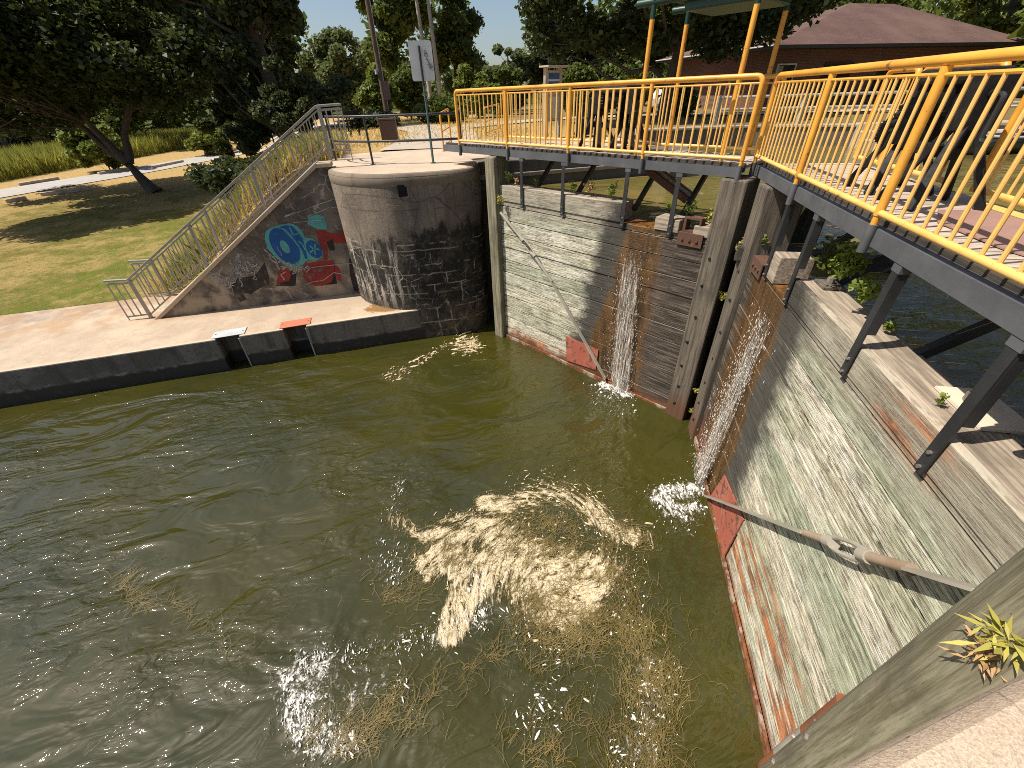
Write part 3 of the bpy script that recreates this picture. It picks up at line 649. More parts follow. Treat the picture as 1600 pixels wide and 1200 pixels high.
    for pts in (((890, 990), (960, 960), (1050, 950), (1150, 870), (1240, 890)), ((820, 850), (1000, 820), (1320, 785)), ((700, 340), (790, 310), (850, 350)), ((690, 350), (800, 310), (900, 280), (980, 240), (1090, 210), (1180, 170)), ((900, 345), (980, 325), (1060, 290), (1110, 265), (1200, 260)), ((780, 400), (950, 385), (1060, 375))):
        q = [(x+r.uniform(-5, 5), y+r.uniform(-5, 5)) for x, y in pts]; line(wl, q, .02, 6)
    wl.build('white_scribble', 'white_paint', e)
    # steps behind the wall
    st = empty('staircase', (-6.2, 12.45, .84), rz, 'concrete steps climbing between the two grey stair railings', 'stairs')
    m = MB(); k = 19
    for i in range(k): m.box((i*5.0/k, .04, -.5), (5.0, 1.42, (i+1)*3.2/k)) if i == 0 else m.box((i*5.0/k, .04, i*3.2/k+.001), (5.0, 1.42, (i+1)*3.2/k))
    m.build('steps', 'pale_concrete', st)
wing()

def retaining():
    e = empty('recess_wall', (2.4, 11.4, 0), 0, 'dark concrete gate recess wall under the left footbridge', 'wall')
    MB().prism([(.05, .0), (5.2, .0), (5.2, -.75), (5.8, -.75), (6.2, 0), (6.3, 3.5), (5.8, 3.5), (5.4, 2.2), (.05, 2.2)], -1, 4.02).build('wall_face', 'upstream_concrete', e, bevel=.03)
    MB().box((.05, -.06, 3.62), (5.2, -.003, 3.72)).build('ledge', 'grey_concrete', e, bevel=.015)
    e = empty('canal_wall', (0, 0, 0), 0, 'long dark canal wall with a pale coping behind the footbridge', 'wall')
    P = [(8.65, 14.6)]+[(x, y) for x, y in BANK[2:]]
    for i in range(len(P)-1):
        a, b = Vector(P[i]), Vector(P[i+1]); d = (b-a).normalized(); nr = Vector((-d.y, d.x))
        if nr.dot(Vector((0, 0))-a) > 0: nr = -nr
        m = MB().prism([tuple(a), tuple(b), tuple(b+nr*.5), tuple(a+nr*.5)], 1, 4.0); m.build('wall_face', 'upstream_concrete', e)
        MB().prism([tuple(a-nr*.05), tuple(b-nr*.05), tuple(b+nr*.6), tuple(a+nr*.6)], 4.004, 4.09).build('coping', 'grey_concrete', e, bevel=.02)
    tag(MB().prism([(-1.15, 12.4), (2.4, 11.9), (7.6, 12.5), (8.2, 14.2), (8.2, 15.1), (-1.1, 15.1)], 4.0, 4.055).build('landing_pavement', 'pale_concrete'), kind='structure')
    e = empty('recess_wall', (2.4, -1.6, 0), 0, 'concrete gate recess wall under the right footbridge beside the near pier', 'wall')
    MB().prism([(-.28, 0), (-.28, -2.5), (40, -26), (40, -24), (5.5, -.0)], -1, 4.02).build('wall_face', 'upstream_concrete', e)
retaining()

# ------------------------------------------------------------------ lock gates
M1, M2 = Vector((4.87, 5.13, 0)), Vector((4.91, 4.67, 0)); A1, A2 = R(118.15), R(-118.3)
GATES = {1: (M1, A1, 1.), 2: (M2, A2, -1.)}
def gm(g): m, a, o = GATES[g]; return Matrix.Translation(m)@Matrix.Rotation(a, 4, 'Z')
def gw(g, s, off, z): return gm(g)@Vector((s, off*GATES[g][2], z))
def gpix(g, px, py, off=0.):
    """(s, z) on a gate's face plane for a pixel"""
    m, a, o = GATES[g]; d = Vector(ray(px, py)); nv = Vector((-math.sin(a), math.cos(a), 0))*o
    p0 = m+nv*off; e = Vector((0, 0, EYE)); t = (p0-e).dot(nv)/d.dot(nv); q = gm(g).inverted()@(e+d*t); return q.x, q.z
def lock_gate(g):
    m, a, o = GATES[g]; left = g == 1
    e = empty('lock_gate', m, a, 'left lock gate of whitened planks beside the rounded pier, its leak at the right end' if left else 'right lock gate of pale green planks filling the right side, seen from close above', 'lock gate', 'pair of wooden lock gates')
    Y = lambda v: v*o
    def bx(mb, s0, s1, o0, o1, z0, z1): return mb.box((s0, min(Y(o0), Y(o1)), z0), (s1, max(Y(o0), Y(o1)), z1))
    top = 3.78 if left else 3.67; n0, n1 = (1.19, 1.86) if left else (1.17, 1.62); nz = 3.46 if left else 3.41
    face = 'left_gate_planks' if left else 'right_gate_planks'
    core = MB(); bx(core, .25, 5.1, -.42, -.055, -2, nz-.02); core.build('core_frame', 'dark_timber', e)
    pk = MB(); rr = random.Random(g)
    for k in range(-2, 12):
        z0, z1 = k*.305+.006, (k+1)*.305-.006
        if k == 11: z1 = nz-.001
        d = rr.uniform(-.010, .010); bx(pk, .22, 5.0, -.055, d, z0, z1)
    bx(pk, n1, 5.0, -.055, .012, nz+.005, top); pk.build('planking', face, e, bevel=.008)
    tb = MB(); bx(tb, n1+.01, 5.0, -.40, -.058, nz+.002, top-.004); tb.build('top_beam', 'long_timber', e, bevel=.015)
    sp = MB(); bx(sp, n0, n1, -.42, -.02, nz-.018, nz+.004); sp.build('spill_sill', 'wet_sill', e, bevel=.01)
    # mitre post and heel post
    mp_ = MB(); bx(mp_, -.13, .25, -.40, .10, -2, 4.33); mp_.build('mitre_post', 'grey_timber', e, bevel=.025)
    for z in (3.2, 2.75, 2.2, 1.7, 1.2, .75, .35):
        q = MB(); q.tube([(.13+.05*rr.uniform(-1, 1), Y(.09), z), (.13, Y(.112), z)], .022, 8); q.build('bolt', 'black_iron', e)
    hp = MB(); R0 = .33
    if left: bx(hp, 4.99, 5.30, -.3, .14, -2, 4.33); hp.build('heel_post', 'mossy_timber', e, bevel=.03)
    else:
        hp.tube([(5.22, Y(-.08), -2), (5.22, Y(-.08), 4.33)], .34, 28); hp.build('heel_post', 'mossy_timber', e, smooth=True)
        st = MB(); st.tube([(4.945, Y(.075), .42), (4.945, Y(.075), 1.05)], .058, 14); st.build('edge_pipe', 'rod_steel', e, smooth=True)
        st = MB(); st.tube([(4.945, Y(.075), 1.051), (4.945, Y(.075), 1.75)], .056, 14).build('rusty_edge_pipe', 'rust_pipe', e, smooth=True); MB().tube([(4.945, Y(.075), -2), (4.945, Y(.075), .419)], .056, 14).build('rusty_edge_pipe', 'rust_pipe', e, smooth=True)
        for (z, aa) in ((1.35, 65), (.95, 40), (.6, 62)):
            q = MB(); dx = math.cos(R(aa)); dy = math.sin(R(aa)); c0 = Vector((5.22-dx*.33, Y(-.08+dy*.33), z)); dr = Vector((-dx, Y(dy), 0))
            q.tube([c0, c0+dr*.03], .03, 10); q.build('bolt', 'bolt_steel', e)
    # timber blocks beside the spill notch
    b = MB()
    if left: bx(b, .76, n0, -.34, .015, nz-.0, 3.66); bx(b, .27, .52, -.3, .01, 3.465, 3.62)
    else: bx(b, .92, n0-.01, -.36, .02, nz, 3.74)
    b.build('timber_block', 'long_timber', e, bevel=.012)
    pp = MB(); bx(pp, .33, .74, .02, .035, 3.30, 3.50); bx(pp, .33, .74, -.14, .02, 3.485, 3.50)
    pp.build('anchor_plate', 'rusty_steel', e)
    for s in (.42, .54, .66): MB().tube([(s, Y(.034), 3.4), (s, Y(.055), 3.4)], .024, 8).build('bolt', 'rusty_steel', e)
    if left:
        fr = MB(); bx(fr, .42, .70, -.16, .0, 3.502, 3.53); bx(fr, .42, .70, -.16, .0, 3.70, 3.73); bx(fr, .66, .70, -.16, .0, 3.53, 3.70); bx(fr, .42, .45, -.16, .0, 3.53, 3.70); fr.build('rusty_bracket', 'rusty_steel', e)
    else:
        q = MB(); bx(q, 3.66, 4.10, -.52, -.22, top+.001, top+.02); q.build('bolt_plate', 'cream_plate', e); 
        q = MB(); q.tube([(3.82, Y(-.33), top+.02), (3.82, Y(-.33), top+.075)], .045, 8); q.build('bolt_plate_nut', 'bolt_steel', e)
        q = MB(); bx(q, 1.70, 1.95, -.36, -.16, top+.001, top+.03); q.build('anchor_block', 'grey_timber', e, bevel=.006); MB().tube([(1.82, Y(-.26), top+.03), (1.82, Y(-.26), top+.085)], .04, 8).build('bolt', 'bolt_steel', e)
    # diagonal tie rod with turnbuckle, and its foot plate
    if left:
        G = lambda px, py: Vector((lambda q: (q[0], Y(.10), q[1]))(gpix(1, px, py, .10)))
        A, B, C, D_ = G(782, 332), G(816, 374), G(834, 398), G(946, 592)
        fl = MB(); c1 = G(862, 440); fl.bar(c1, D_, .02, .075, (0, 1, 0)); rod = fl.build('tie_rod', 'rod_steel', e)
        MB().tube([A, B], .03, 10).build('rod_upper', 'rod_steel', rod); MB().tube([C, c1], .03, 10).build('rod_lower', 'rod_steel', rod)
        plate = [gpix(1, x, y, .02) for x, y in ((884, 525), (935, 547), (931, 578), (886, 563))]
    else:
        G = lambda px, py: Vector((lambda q: (q[0], Y(.085), q[1]))(gpix(2, px, py, .085)))
        A, B, C, D_ = G(1540, 925), G(1352, 868), G(1298, 847), G(1104, 775)
        c1 = G(1258, 833); c2 = G(1425, 890)
        fl = MB(); fl.bar(c1, D_, .02, .085, (0, 1, 0)); rod = fl.build('tie_rod', 'rod_steel', e)
        MB().bar(c2, A, .02, .115, (0, 1, 0)).build('rod_end_bar', 'rod_steel', rod)
        MB().tube([c2, B], .038, 12).build('rod_upper', 'rusty_rod', rod, smooth=True); MB().tube([C, c1], .033, 12).build('rod_lower', 'rusty_rod', rod, smooth=True)
        plate = [gpix(2, x, y, .02) for x, y in ((1132, 742), (1162, 812), (1128, 876), (1095, 800))]
    d = (C-B).normalized(); up = d.cross(Vector((0, 1, 0))).normalized(); L = (C-B).length
    tb = MB()
    for sgn in (-1, 1): tb.tube([B+up*.035*sgn-d*.02, B+up*.055*sgn+d*L*.3, B+up*.055*sgn+d*L*.7, C+up*.035*sgn+d*.02], .018, 8)
    tb.tube([B-d*.05, B+d*.04], .05, 10); tb.tube([C-d*.04, C+d*.05], .05, 10); tb.build('turnbuckle', 'rod_steel', rod, smooth=True)
    q = MB(); n = len(plate); q.add([(s, Y(v), z) for v in (.012, .028) for s, z in plate], [tuple(range(n)), tuple(range(n, 2*n))[::-1]]+[(i, i+n, (i+1) % n+n, (i+1) % n) for i in range(n)]); q.build('foot_plate', 'red_oxide', e)
    sl = MB(); bx(sl, .26, 4.95, .014, .05, -.6, .085); sl.build('bottom_rail', 'rust_wood', e, bevel=.01)
    return e
t = NT('wet_sill'); MAT['wet_sill'] = t.done(t.mix(t.rng(t.noise(9, 5), .4, .6), (.22, .09, .02), (.09, .04, .012)), .12, t.bump(t.noise(14, 3), .4, .02))
t = NT('rust_wood'); t_n = t.noise(4, 6, .7); MAT['rust_wood'] = t.done(t.mix(t.rng(t_n, .5, .6), t.mix(t.rng(t.noise(14, 5, .7), .4, .6), (.20, .065, .02), (.09, .035, .015)), (.28, .22, .16)), .85, t.bump(t_n, .6, .02))
lock_gate(1); lock_gate(2)

# ------------------------------------------------------------------ footbridges
BACK = 1.10
def footbridge(g):
    m, a, o = GATES[g]; left = g == 1
    e = empty('footbridge', m, a, 'plank footbridge on black steel struts over the left gate' if left else 'plank footbridge on black steel struts over the right gate', 'footbridge', 'footbridges on the lock gates')
    Y = lambda v: v*o; s0, s1 = (.02, 6.85) if left else (-.62, 6.6)
    def bx(mb, a_, b_, o0, o1, z0, z1): return mb.box((a_, min(Y(o0), Y(o1)), z0), (b_, max(Y(o0), Y(o1)), z1))
    b = MB(); bx(b, s0, s1, .035, .05, 4.345, 4.475); bx(b, s0, s1, -.03, .034, 4.465, 4.475); bx(b, s0, s1, -.03, .034, 4.345, 4.355); b.build('edge_beam', 'grey_steel', e)
    b = MB(); bx(b, s0, s1, -1.26, -1.245, 4.345, 4.475); bx(b, s0, s1, -1.245, -1.18, 4.345, 4.355); b.build('edge_beam', 'black_steel', e)
    k = MB(); bx(k, s0, s1, -.10, -.035, 4.40, 4.515); k.build('edge_timber', 'dark_timber', e, bevel=.01)
    dk = MB(); n = int((s1-s0)/.150); rr = random.Random(g+4)
    for i in range(n):
        q = s0+i*(s1-s0)/n; bx(dk, q+.005, q+(s1-s0)/n-.007, -1.24, -.105, 4.445+rr.uniform(-.003, .003), 4.49+rr.uniform(-.003, .003))
    dk.build('deck', 'deck_board', e)
    for s in ([4.28, 3.18, 1.80, .90] if left else [.90, 1.68, 3.14, 4.22]):
        st = MB(); st.bar((s, Y(.035), 4.34), (s, Y(.035), 3.40), .014, .075, (1, 0, 0)); st.bar((s, Y(.0), 4.34), (s, Y(.0), 3.40), .075, .014, (1, 0, 0)) if False else None
        st.bar((s+.034, Y(-.0), 4.34), (s+.034, Y(-.0), 3.80), .056, .012, (1, 0, 0)); ob = st.build('strut', 'black_steel', e)
        for z in (3.44, 3.56): MB().tube([(s, Y(.042), z), (s, Y(.056), z)], .014, 8).build('bolt', 'bolt_steel', ob)
        MB().box((s-.05, min(Y(-.03), Y(.045)), 4.285), (s+.05, max(Y(-.03), Y(.045)), 4.344)).build('bracket', 'grey_steel', ob)
        br = MB(); br.bar((s+.02, Y(-1.15), 4.34), (s+.02, Y(-.36), 3.62), .07, .07, (1, 0, 0)); br.build('brace', 'black_steel', e)
        cb = MB(); cb.bar((s, Y(-1.22), 4.38), (s, Y(-.02), 4.38), .06, .07); cb.build('cross_beam', 'black_steel', e)
    if not left:
        pts = []
        for i in range(13): t = i/12; pts.append((2.35+t*1.75, -.34-.02*math.sin(t*3)))
        poly = [(2.2, -.62), (2.6, -.40), (3.3, -.40), (4.0, -.62), (4.1, -1.22), (2.2, -1.22)]
        MB().prism([(s, Y(v)) for s, v in (poly[::-1] if o > 0 else poly)], 4.497, 4.507).build('steel_plate', 'pink_plate', e)
        MB().prism([(s, Y(v)) for s, v in [(1.9, -1.0), (2.9, -1.0), (2.9, -1.16), (1.9, -1.16)]], 4.509, 4.513).build('yellow_stripe', 'yellow_mark', e)
footbridge(1); footbridge(2)

# ------------------------------------------------------------------ railings
def picket_mesh(zb, zt, r):
    me = MB().tube([(0, 0, zb), (0, 0, zt)], r, 8, False); return me
def yellow_railing(g, label, off, runs, post_s, top=5.49, bot=4.585, sleeve=True, rr_=.031, pk=.0125, step=.128, far_=False):
    m, a, o = GATES[g]; e = empty('railing', m, a, label, 'railing', 'yellow bar railings on the footbridges'); Y = off*o
    for (s0, s1) in runs:
        d = .09
        MB().tube(rounded([(s0, Y, bot-.02), (s0, Y, top), (s1, Y, top), (s1, Y, bot-.02)], d, 6), rr_, 14).build('top_rail', 'yellow_paint', e, smooth=True)
        MB().tube([(s0, Y, bot), (s1, Y, bot)], .024, 12).build('bottom_rail', 'pale_yellow_paint', e, smooth=True)
        MB().tube([(s0+.03, Y, top-.075), (s1-.03, Y, top-.075)], .0125, 8).build('picket_rail', 'yellow_paint', e, smooth=True)
        ends = [s0]+[s for s in post_s if s0+.1 < s < s1-.1]+[s1]
        for i, s in enumerate(ends):
            end = i in (0, len(ends)-1)
            if not end: MB().tube([(s, Y, bot-.02), (s, Y, top-.03)], .032, 12).build('post', 'yellow_paint', e, smooth=True)
            if sleeve:
                p = MB().tube([(s, Y, bot-.021), (s, Y, 4.47)], .026, 12).build('post_foot', 'yellow_paint', e, smooth=True)
                MB().tube([(s, Y, 4.50), (s, Y, 4.29)], .036, 12).build('sleeve', 'grey_steel', p, smooth=True)
        proto = None
        for a_, b_ in zip(ends, ends[1:]):
            n = max(1, round((b_-a_)/step)-1)
            for k in range(1, n+1):
                s = a_+(b_-a_)*k/(n+1)
                if proto is None: proto = MB().tube([(0, 0, bot+.015), (0, 0, top-.07)], pk, 8, False).build('baluster', 'pale_yellow_paint', e, smooth=True); q = proto
                else: q = proto.copy(); col.objects.link(q); q.parent = e
                q.location = (s, Y, 0)
    return e
pk1 = [gpix(1, x, y, .07)[0] for x, y in ((791, 180), (890, 180), (1013, 180))]
yellow_railing(1, 'yellow bar railing on the front edge of the left footbridge', .07, [(.04, gpix(1, 714, 180, .07)[0])], pk1)
yellow_railing(2, 'large yellow bar railing on the front edge of the right footbridge', .07, [(-.66, 4.42), (4.56, 6.5)], [1.0, 2.70])
yellow_railing(1, 'yellow bar railing on the rear edge of the left footbridge, behind the winch', -BACK, [(.15, 3.1), (3.16, 5.9)], [1.75, 4.6], sleeve=False)
yellow_railing(2, 'yellow bar railing on the rear edge of the right footbridge, behind the winch', -BACK, [(-.5, .12), (.22, 1.36), (1.75, 4.4)], [3.1], sleeve=False)

def hoop(label, p, q, z0):
    """small yellow end rail: two posts joined by a top, a middle and a low bar"""
    p, q = Vector(p), Vector(q); e = empty('handrail', (p.x, p.y, z0), 0, label, 'handrail', 'yellow end rails on the pier landing'); d = q-p; d = Vector((d.x, d.y, 0))
    MB().tube(rounded([(0, 0, 0), (0, 0, .95), (d.x, d.y, 1.0), (d.x, d.y, 0)], .07, 5), .028, 12).build('frame', 'yellow_paint', e, smooth=True)
    MB().tube([(0, 0, .5), d+Vector((0, 0, .5))], .02, 10).build('middle_bar', 'yellow_paint', e); MB().tube([(0, 0, .12), d+Vector((0, 0, .12))], .02, 10).build('low_bar', 'pale_yellow_paint', e)
    for v in (Vector((0, 0, 0)), d): MB().tube([v, v+Vector((0, 0, .02))], .06, 10).build('base_plate', 'yellow_paint', e)
hoop('yellow end rail left of the left footbridge, behind the black rail', at(692, 222, 4.3), at(704, 212, 4.3), 4.06)
hoop('yellow end rail behind the left footbridge railing', at(760, 213, 4.06), at(781, 204, 4.06), 4.06)

# ------------------------------------------------------------------ winches, canopy, pile
def winch(g, s0, label):
    m, a, o = GATES[g]; e = empty('gate_winch', gw(g, s0, -.66, 4.49), a, label, 'winch', 'black winches on the footbridges'); Y = lambda v: v*o
    for sx in (-.34, .34):
        f = MB(); f.bar((sx-.24, Y(.26), 0), (sx-.05, Y(.04), .62), .07, .06); f.bar((sx+.24, Y(.26), 0), (sx+.05, Y(.04), .62), .07, .06)
        f.bar((sx-.24, Y(-.26), 0), (sx-.05, Y(-.04), .62), .07, .06); f.bar((sx+.24, Y(-.26), 0), (sx+.05, Y(-.04), .62), .07, .06)
        f.box((sx-.10, -.12, .56), (sx+.10, .12, .93)); f.build('side_frame', 'black_iron', e, bevel=.01)
    MB().tube([(-.46, 0, .80), (.46, 0, .80)], .035, 12).build('shaft', 'black_iron', e); MB().tube([(-.22, 0, .80), (.22, 0, .80)], .13, 18).build('drum', 'black_iron', e, smooth=True)
    for sx, r, z, y in ((-.20, .27, .62, 0), (.20, .17, .78, 0), (-.46, .12, .50, Y(.12))):
        n = 26; c = []
        for k in range(n*2): rad = r if k % 2 else r*.9; t = math.pi*k/n; c.append((math.cos(t)*rad, math.sin(t)*rad))
        gmb = MB(); gmb.add([(sx+dx, y+yy, z+zz) for dx in (-.03, .03) for yy, zz in c], [tuple(range(2*n)), tuple(range(2*n, 4*n))[::-1]]+[(i, i+2*n, (i+1) % (2*n)+2*n, (i+1) % (2*n)) for i in range(2*n)]); gmb.build('gear', 'black_iron', e)
    MB().box((-.42, -.05, .36), (.42, .05, .44)).build('tie_bar', 'black_iron', e)
    MB().box((-.30, -.17, .86), (.30, .17, .97)).build('gear_cover', 'black_iron', e, bevel=.03)
    MB().tube(rounded([(.46, 0, .80), (.56, 0, .80), (.56, 0, .50), (.70, 0, .50)], .04), .018, 8).build('crank_handle', 'black_steel', e)
winch(1, 2.62, 'black cast iron gate winch standing on the left footbridge'); winch(2, 1.62, 'black cast iron gate winch standing on the right footbridge')
def canopy():
    m, a, o = GATES[1]; e = empty('canopy', m, a, 'green machinery canopy on four yellow poles over the left footbridge', 'canopy')
    for s in (.40, 1.80):
        for v in (-.12, -1.16):
            p = MB().tube([(s, v, 4.49), (s, v, 6.23)], .034, 14).build('pole', 'yellow_paint', e, smooth=True)
            MB().tube([(s, v, 6.20), (s, v, 6.39)], .037, 14).build('pole_cap', 'green_paint', p, smooth=True)
    for v in (-.12, -1.16): MB().tube([(-.1, v, 6.38), (2.06, v, 6.38)], .045, 14).build('beam', 'green_paint', e, smooth=True)
    for s in (.42, 1.12, 1.78): MB().tube([(s, -1.24, 6.45), (s, -.06, 6.45)], .04, 12).build('cross_bar', 'green_paint', e, smooth=True)
    ho = MB(); prof = [(math.cos(R(t))*.56, math.sin(R(t))*.36) for t in range(0, 181, 12)]
    n = len(prof); ho.add([(s, -.64+y, 6.48+z) for s in (.10, 1.45) for y, z in prof], [tuple(range(n)), tuple(range(n, 2*n))[::-1]]+[(i, (i+1) % n, (i+1) % n+n, i+n) for i in range(n)]); ho.build('hood', 'green_paint', e, smooth=True)
    MB().box((.34, -1.08, 6.24), (1.38, -.19, 6.44)).build('motor_box', 'green_paint', e, bevel=.02)
canopy()
q = at(1240, 372, 3.4); pe = empty('mooring_pile', (q.x+.1, q.y, 1.5), 0, 'thick dark round timber pile standing in the water under the right footbridge', 'pile')
MB().tube([(0, 0, 0), (0, 0, 2.76)], .26, 20).build('shaft', 'dark_pile', pe, smooth=True); MB().tube([(0, 0, 2.76), (0, 0, 2.80)], [.26, .22], 20).build('cap', 'dark_pile', pe)
q = at(1030, 270, 4.0); bm = empty('timber_beam', (0, 0, 0), 0, 'weathered loose timber beam slanting down under the left footbridge', 'timber')
MB().bar(gw(1, 1.72, -.62, 4.28), gw(1, .98, -.75, 3.86), .16, .12).build('beam', 'long_timber', bm, bevel=.01); MB().bar(gw(1, 1.75, -.50, 4.25), gw(1, 1.0, -.63, 3.83), .05, .11).build('rusty_strip', 'rusty_steel', bm)
fl = empty('timber_beam', (0, 0, 0), 0, 'long dark floating timber behind the right gate', 'timber'); MB().bar(at(1150, 392, 3.42), at(1420, 420, 3.42), .3, .22).build('beam', 'dark_timber', fl, bevel=.02)

# ------------------------------------------------------------------ pier railing and sign
def pier_rail():
    e = empty('railing', (0, 0, 4.06), 0, 'low black pipe railing curving round the rounded pier top', 'railing')
    base = [(-1.05, 13.6), (-.95, 13.1), (-.62, 12.55), (-.08, 12.12), (.6, 11.78), (1.36, 11.52), (1.75, 11.44), (2.02, 11.40)]
    sm = smooth_poly(base, 5)
    up = [(x, y, 1.02) for x, y in sm]; lo_ = [(x, y, .50) for x, y in sm]
    MB().tube(rounded(up[:-1]+[(2.10, 11.38, 1.02), (2.10, 11.38, .50)]+lo_[:-1][::-1], .09, 4), .026, 10).build('rails', 'black_steel', e, smooth=True)
    for x, y in ((-1.05, 13.6), (-.08, 12.12), (1.36, 11.52)):
        p = MB().tube([(x, y, 0), (x, y, 1.02)], .026, 10).build('post', 'black_steel', e, smooth=True); MB().tube([(x, y, 0), (x, y, .015)], .07, 12).build('base_plate', 'black_steel', p)
    s = empty('sign', (1.36, 11.46, 4.06), R(-11), 'white sign board with a scribbled tag on a thin green post at the black rail', 'sign')
    MB().tube([(0, 0, 0), (0, 0, 1.55)], .024, 10).build('post', 'post_green', s, smooth=True); MB().tube([(0, 0, 1.55), (0, 0, 2.25)], .024, 10).build('post_top', 'black_steel', s, smooth=True)
    p = MB(); c = []
    for cx, cz, a0 in ((.20, .30, 0), (-.20, .30, 90), (-.20, -.30, 180), (.20, -.30, 270)):
        for k in range(5): t = R(a0+k*22.5); c.append((cx+.05*math.cos(t), cz+.05*math.sin(t)))
    n = len(c); p.add([(x+.02, y, z+1.99) for y in (.028, .034) for x, z in c], [tuple(range(n)), tuple(range(n, 2*n))[::-1]]+[(i, i+n, (i+1) % n+n, (i+1) % n) for i in range(n)]); bd = p.build('board', 'white_panel', s)
    tx = MB()
    def ln(pts, wd=.014):
        for a, b in zip(pts, pts[1:]): tx.bar((a[0], .024, a[1]), (b[0], .024, b[1]), .004, wd, (0, 1, 0))
    B = lambda x, z: (x+.115, z+1.96)
    ln([B(-.02, .12), B(-.015, .21), B(.03, .20), B(.03, .165), B(-.005, .16), B(.045, .15), B(.045, .11), B(-.02, .115)])
    ln([B(.0, .05), B(.02, .075), B(.045, .05), B(.05, .03), B(.02, .03)]); ln([B(.03, .06), B(.06, .0)])
    ln([B(.05, .03), B(.075, -.13)]); ln([B(.02, -.04), B(.10, -.02)]); ln([B(.07, .0), B(.12, -.14)]); ln([B(.05, -.09), B(.15, -.06)]); ln([B(.10, -.03), B(.15, -.10)])
    tx.build('scribble', 'black_ink', s)
simple('post_green', (.04, .10, .10), (.07, .14, .14), .5, 8, bump=.1)
pier_rail()

# ------------------------------------------------------------------ stair railings
def stair_rail(label, x0, y0):
    e = empty('stair_railing', (x0, y0, .84), R(-1.6), label, 'railing', 'grey bar railings of the stairs'); sl = .672
    P = [(-.10, 0.0), (1.76, 1.16), (3.58, 2.36), (5.40, 3.45)]
    line = [(-.62, 1.08), (-.12, 1.05), (5.36, 4.47), (5.92, 4.49)]
    r = MB()
    for a, b in zip(line, line[1:]): r.bar((a[0], 0, a[1]), (b[0], 0, b[1]), .075, .045)
    r.build('handrail', 'stair_grey', e, bevel=.006)
    r = MB()
    for a, b in zip(line, line[1:]): r.bar((a[0], 0, a[1]-.085), (b[0], 0, b[1]-.085), .03, .03)
    r.build('upper_bar', 'stair_grey', e)
    low = [(-.62, .10), (-.06, .10), (5.36, 3.60), (5.92, 3.56)]
    r = MB()
    for a, b in zip(low, low[1:]): r.bar((a[0], 0, a[1]), (b[0], 0, b[1]), .03, .035)
    r.build('lower_bar', 'stair_grey', e)
    def zt(x): return np.interp(x, [p[0] for p in line], [p[1] for p in line])-.09
    def zb(x): return np.interp(x, [p[0] for p in low], [p[1] for p in low])
    for x, z in P: MB().bar((x, 0, z-.06), (x, 0, float(zt(x))+.08), .06, .085, (0, 1, 0)).build('post', 'stair_grey', e, bevel=.004)
    xs = [-.60, -.44, -.28]
    for (a, _), (b, _) in zip(P, P[1:]): xs += [a+(b-a)*k/11 for k in range(1, 11)]
    xs += [5.55, 5.68, 5.80, 5.9]
    for x in xs: MB().bar((x, 0, float(zb(x))), (x, 0, float(zt(x))), .022, .026, (0, 1, 0)).build('baluster', 'stair_grey', e)
    for x in (-.60, 5.9): MB().bar((x, 0, float(zb(x))-(.10 if x < 0 else .24)), (x, 0, float(zb(x))), .018, .022, (0, 1, 0)).build('foot', 'stair_grey', e)
paint('stair_grey', (.30, .28, .25), (.36, .335, .30), (.18, .15, .12), .0, .5)
stair_rail('grey bar stair railing on the coping of the graffiti wall', -6.44, 12.26)
stair_rail('grey bar stair railing on the grassy side of the stairs', -6.55, 13.9)

# ------------------------------------------------------------------ vegetation
def limb(mb, p, q, r0, r1, n=5, wob=.12, sides=8):
    p, q = Vector(p), Vector(q); L = (q-p).length; pts = []; rs = []
    for i in range(n+1):
        t = i/n; w_ = Vector(rng.normal(size=3))*wob*L*.25*math.sin(math.pi*t); pts.append(p.lerp(q, t)+w_); rs.append(r0+(r1-r0)*t)
    mb.tube(pts, rs, sides); return pts
def tree(name, label, base, trunk_pts, r0, clumps, mat, nleaf, leaf, cat='tree', bark='bark', group=None, limbs=True, flat=.3, down=0., squash=.75, twig=0):
    """trunk_pts: rising points relative to the base; clumps: (centre, radius) relative to the base"""
    e = empty(name, base, 0, label, cat, group); tb = MB(); pts = [Vector(p) for p in trunk_pts]; k = len(pts)
    if k > 1:
        tb.tube(smooth3(pts), [r0*(1.25 if i == 0 else 1)*(1-.75*i/((k-1)*4)) for i in range((k-1)*4+1)], 10)
        if limbs:
            for c, rad in clumps[::max(1, len(clumps)//28)]:
                c = Vector(c); j = min(range(len(pts)), key=lambda i: (pts[i]-c*.75).length + (0 if pts[i].z < c.z else 3)); limb(tb, pts[j], pts[j].lerp(c, .9), r0*.3, r0*.05, 5, .2, 6)
        tb.build('trunk', bark, e, smooth=True)
    W_ = np.array([r**2 for _, r in clumps]); W_ = W_/W_.sum(); C = []
    for (c, rad), w_ in zip(clumps, W_):
        n = max(6, int(nleaf*1.5*w_)); d = rng.normal(size=(n, 3)); d /= np.linalg.norm(d, axis=1)[:, None]
        rr = rad*rng.uniform(.15, 1., n)**.5*rng.uniform(.75, 1.15, n); d = d*rr[:, None]; d[:, 2] *= squash; C.append(np.array(c)+d)
    quads('crown', mat, leaves(np.concatenate(C), leaf*1.3, flat, 1.45, down), 4, e)
    return e
def smooth3(pts, n=4):
    out = []
    for i in range(len(pts)-1):
        a, b, c, d = [pts[max(0, min(len(pts)-1, i+k))] for k in (-1, 0, 1, 2)]
        for j in range(n):
            t = j/n; out.append(.5*((2*b)+(c-a)*t+(2*a-5*b+4*c-d)*t*t+(3*b-a-3*c+d)*t**3))
    return out+[pts[-1]]
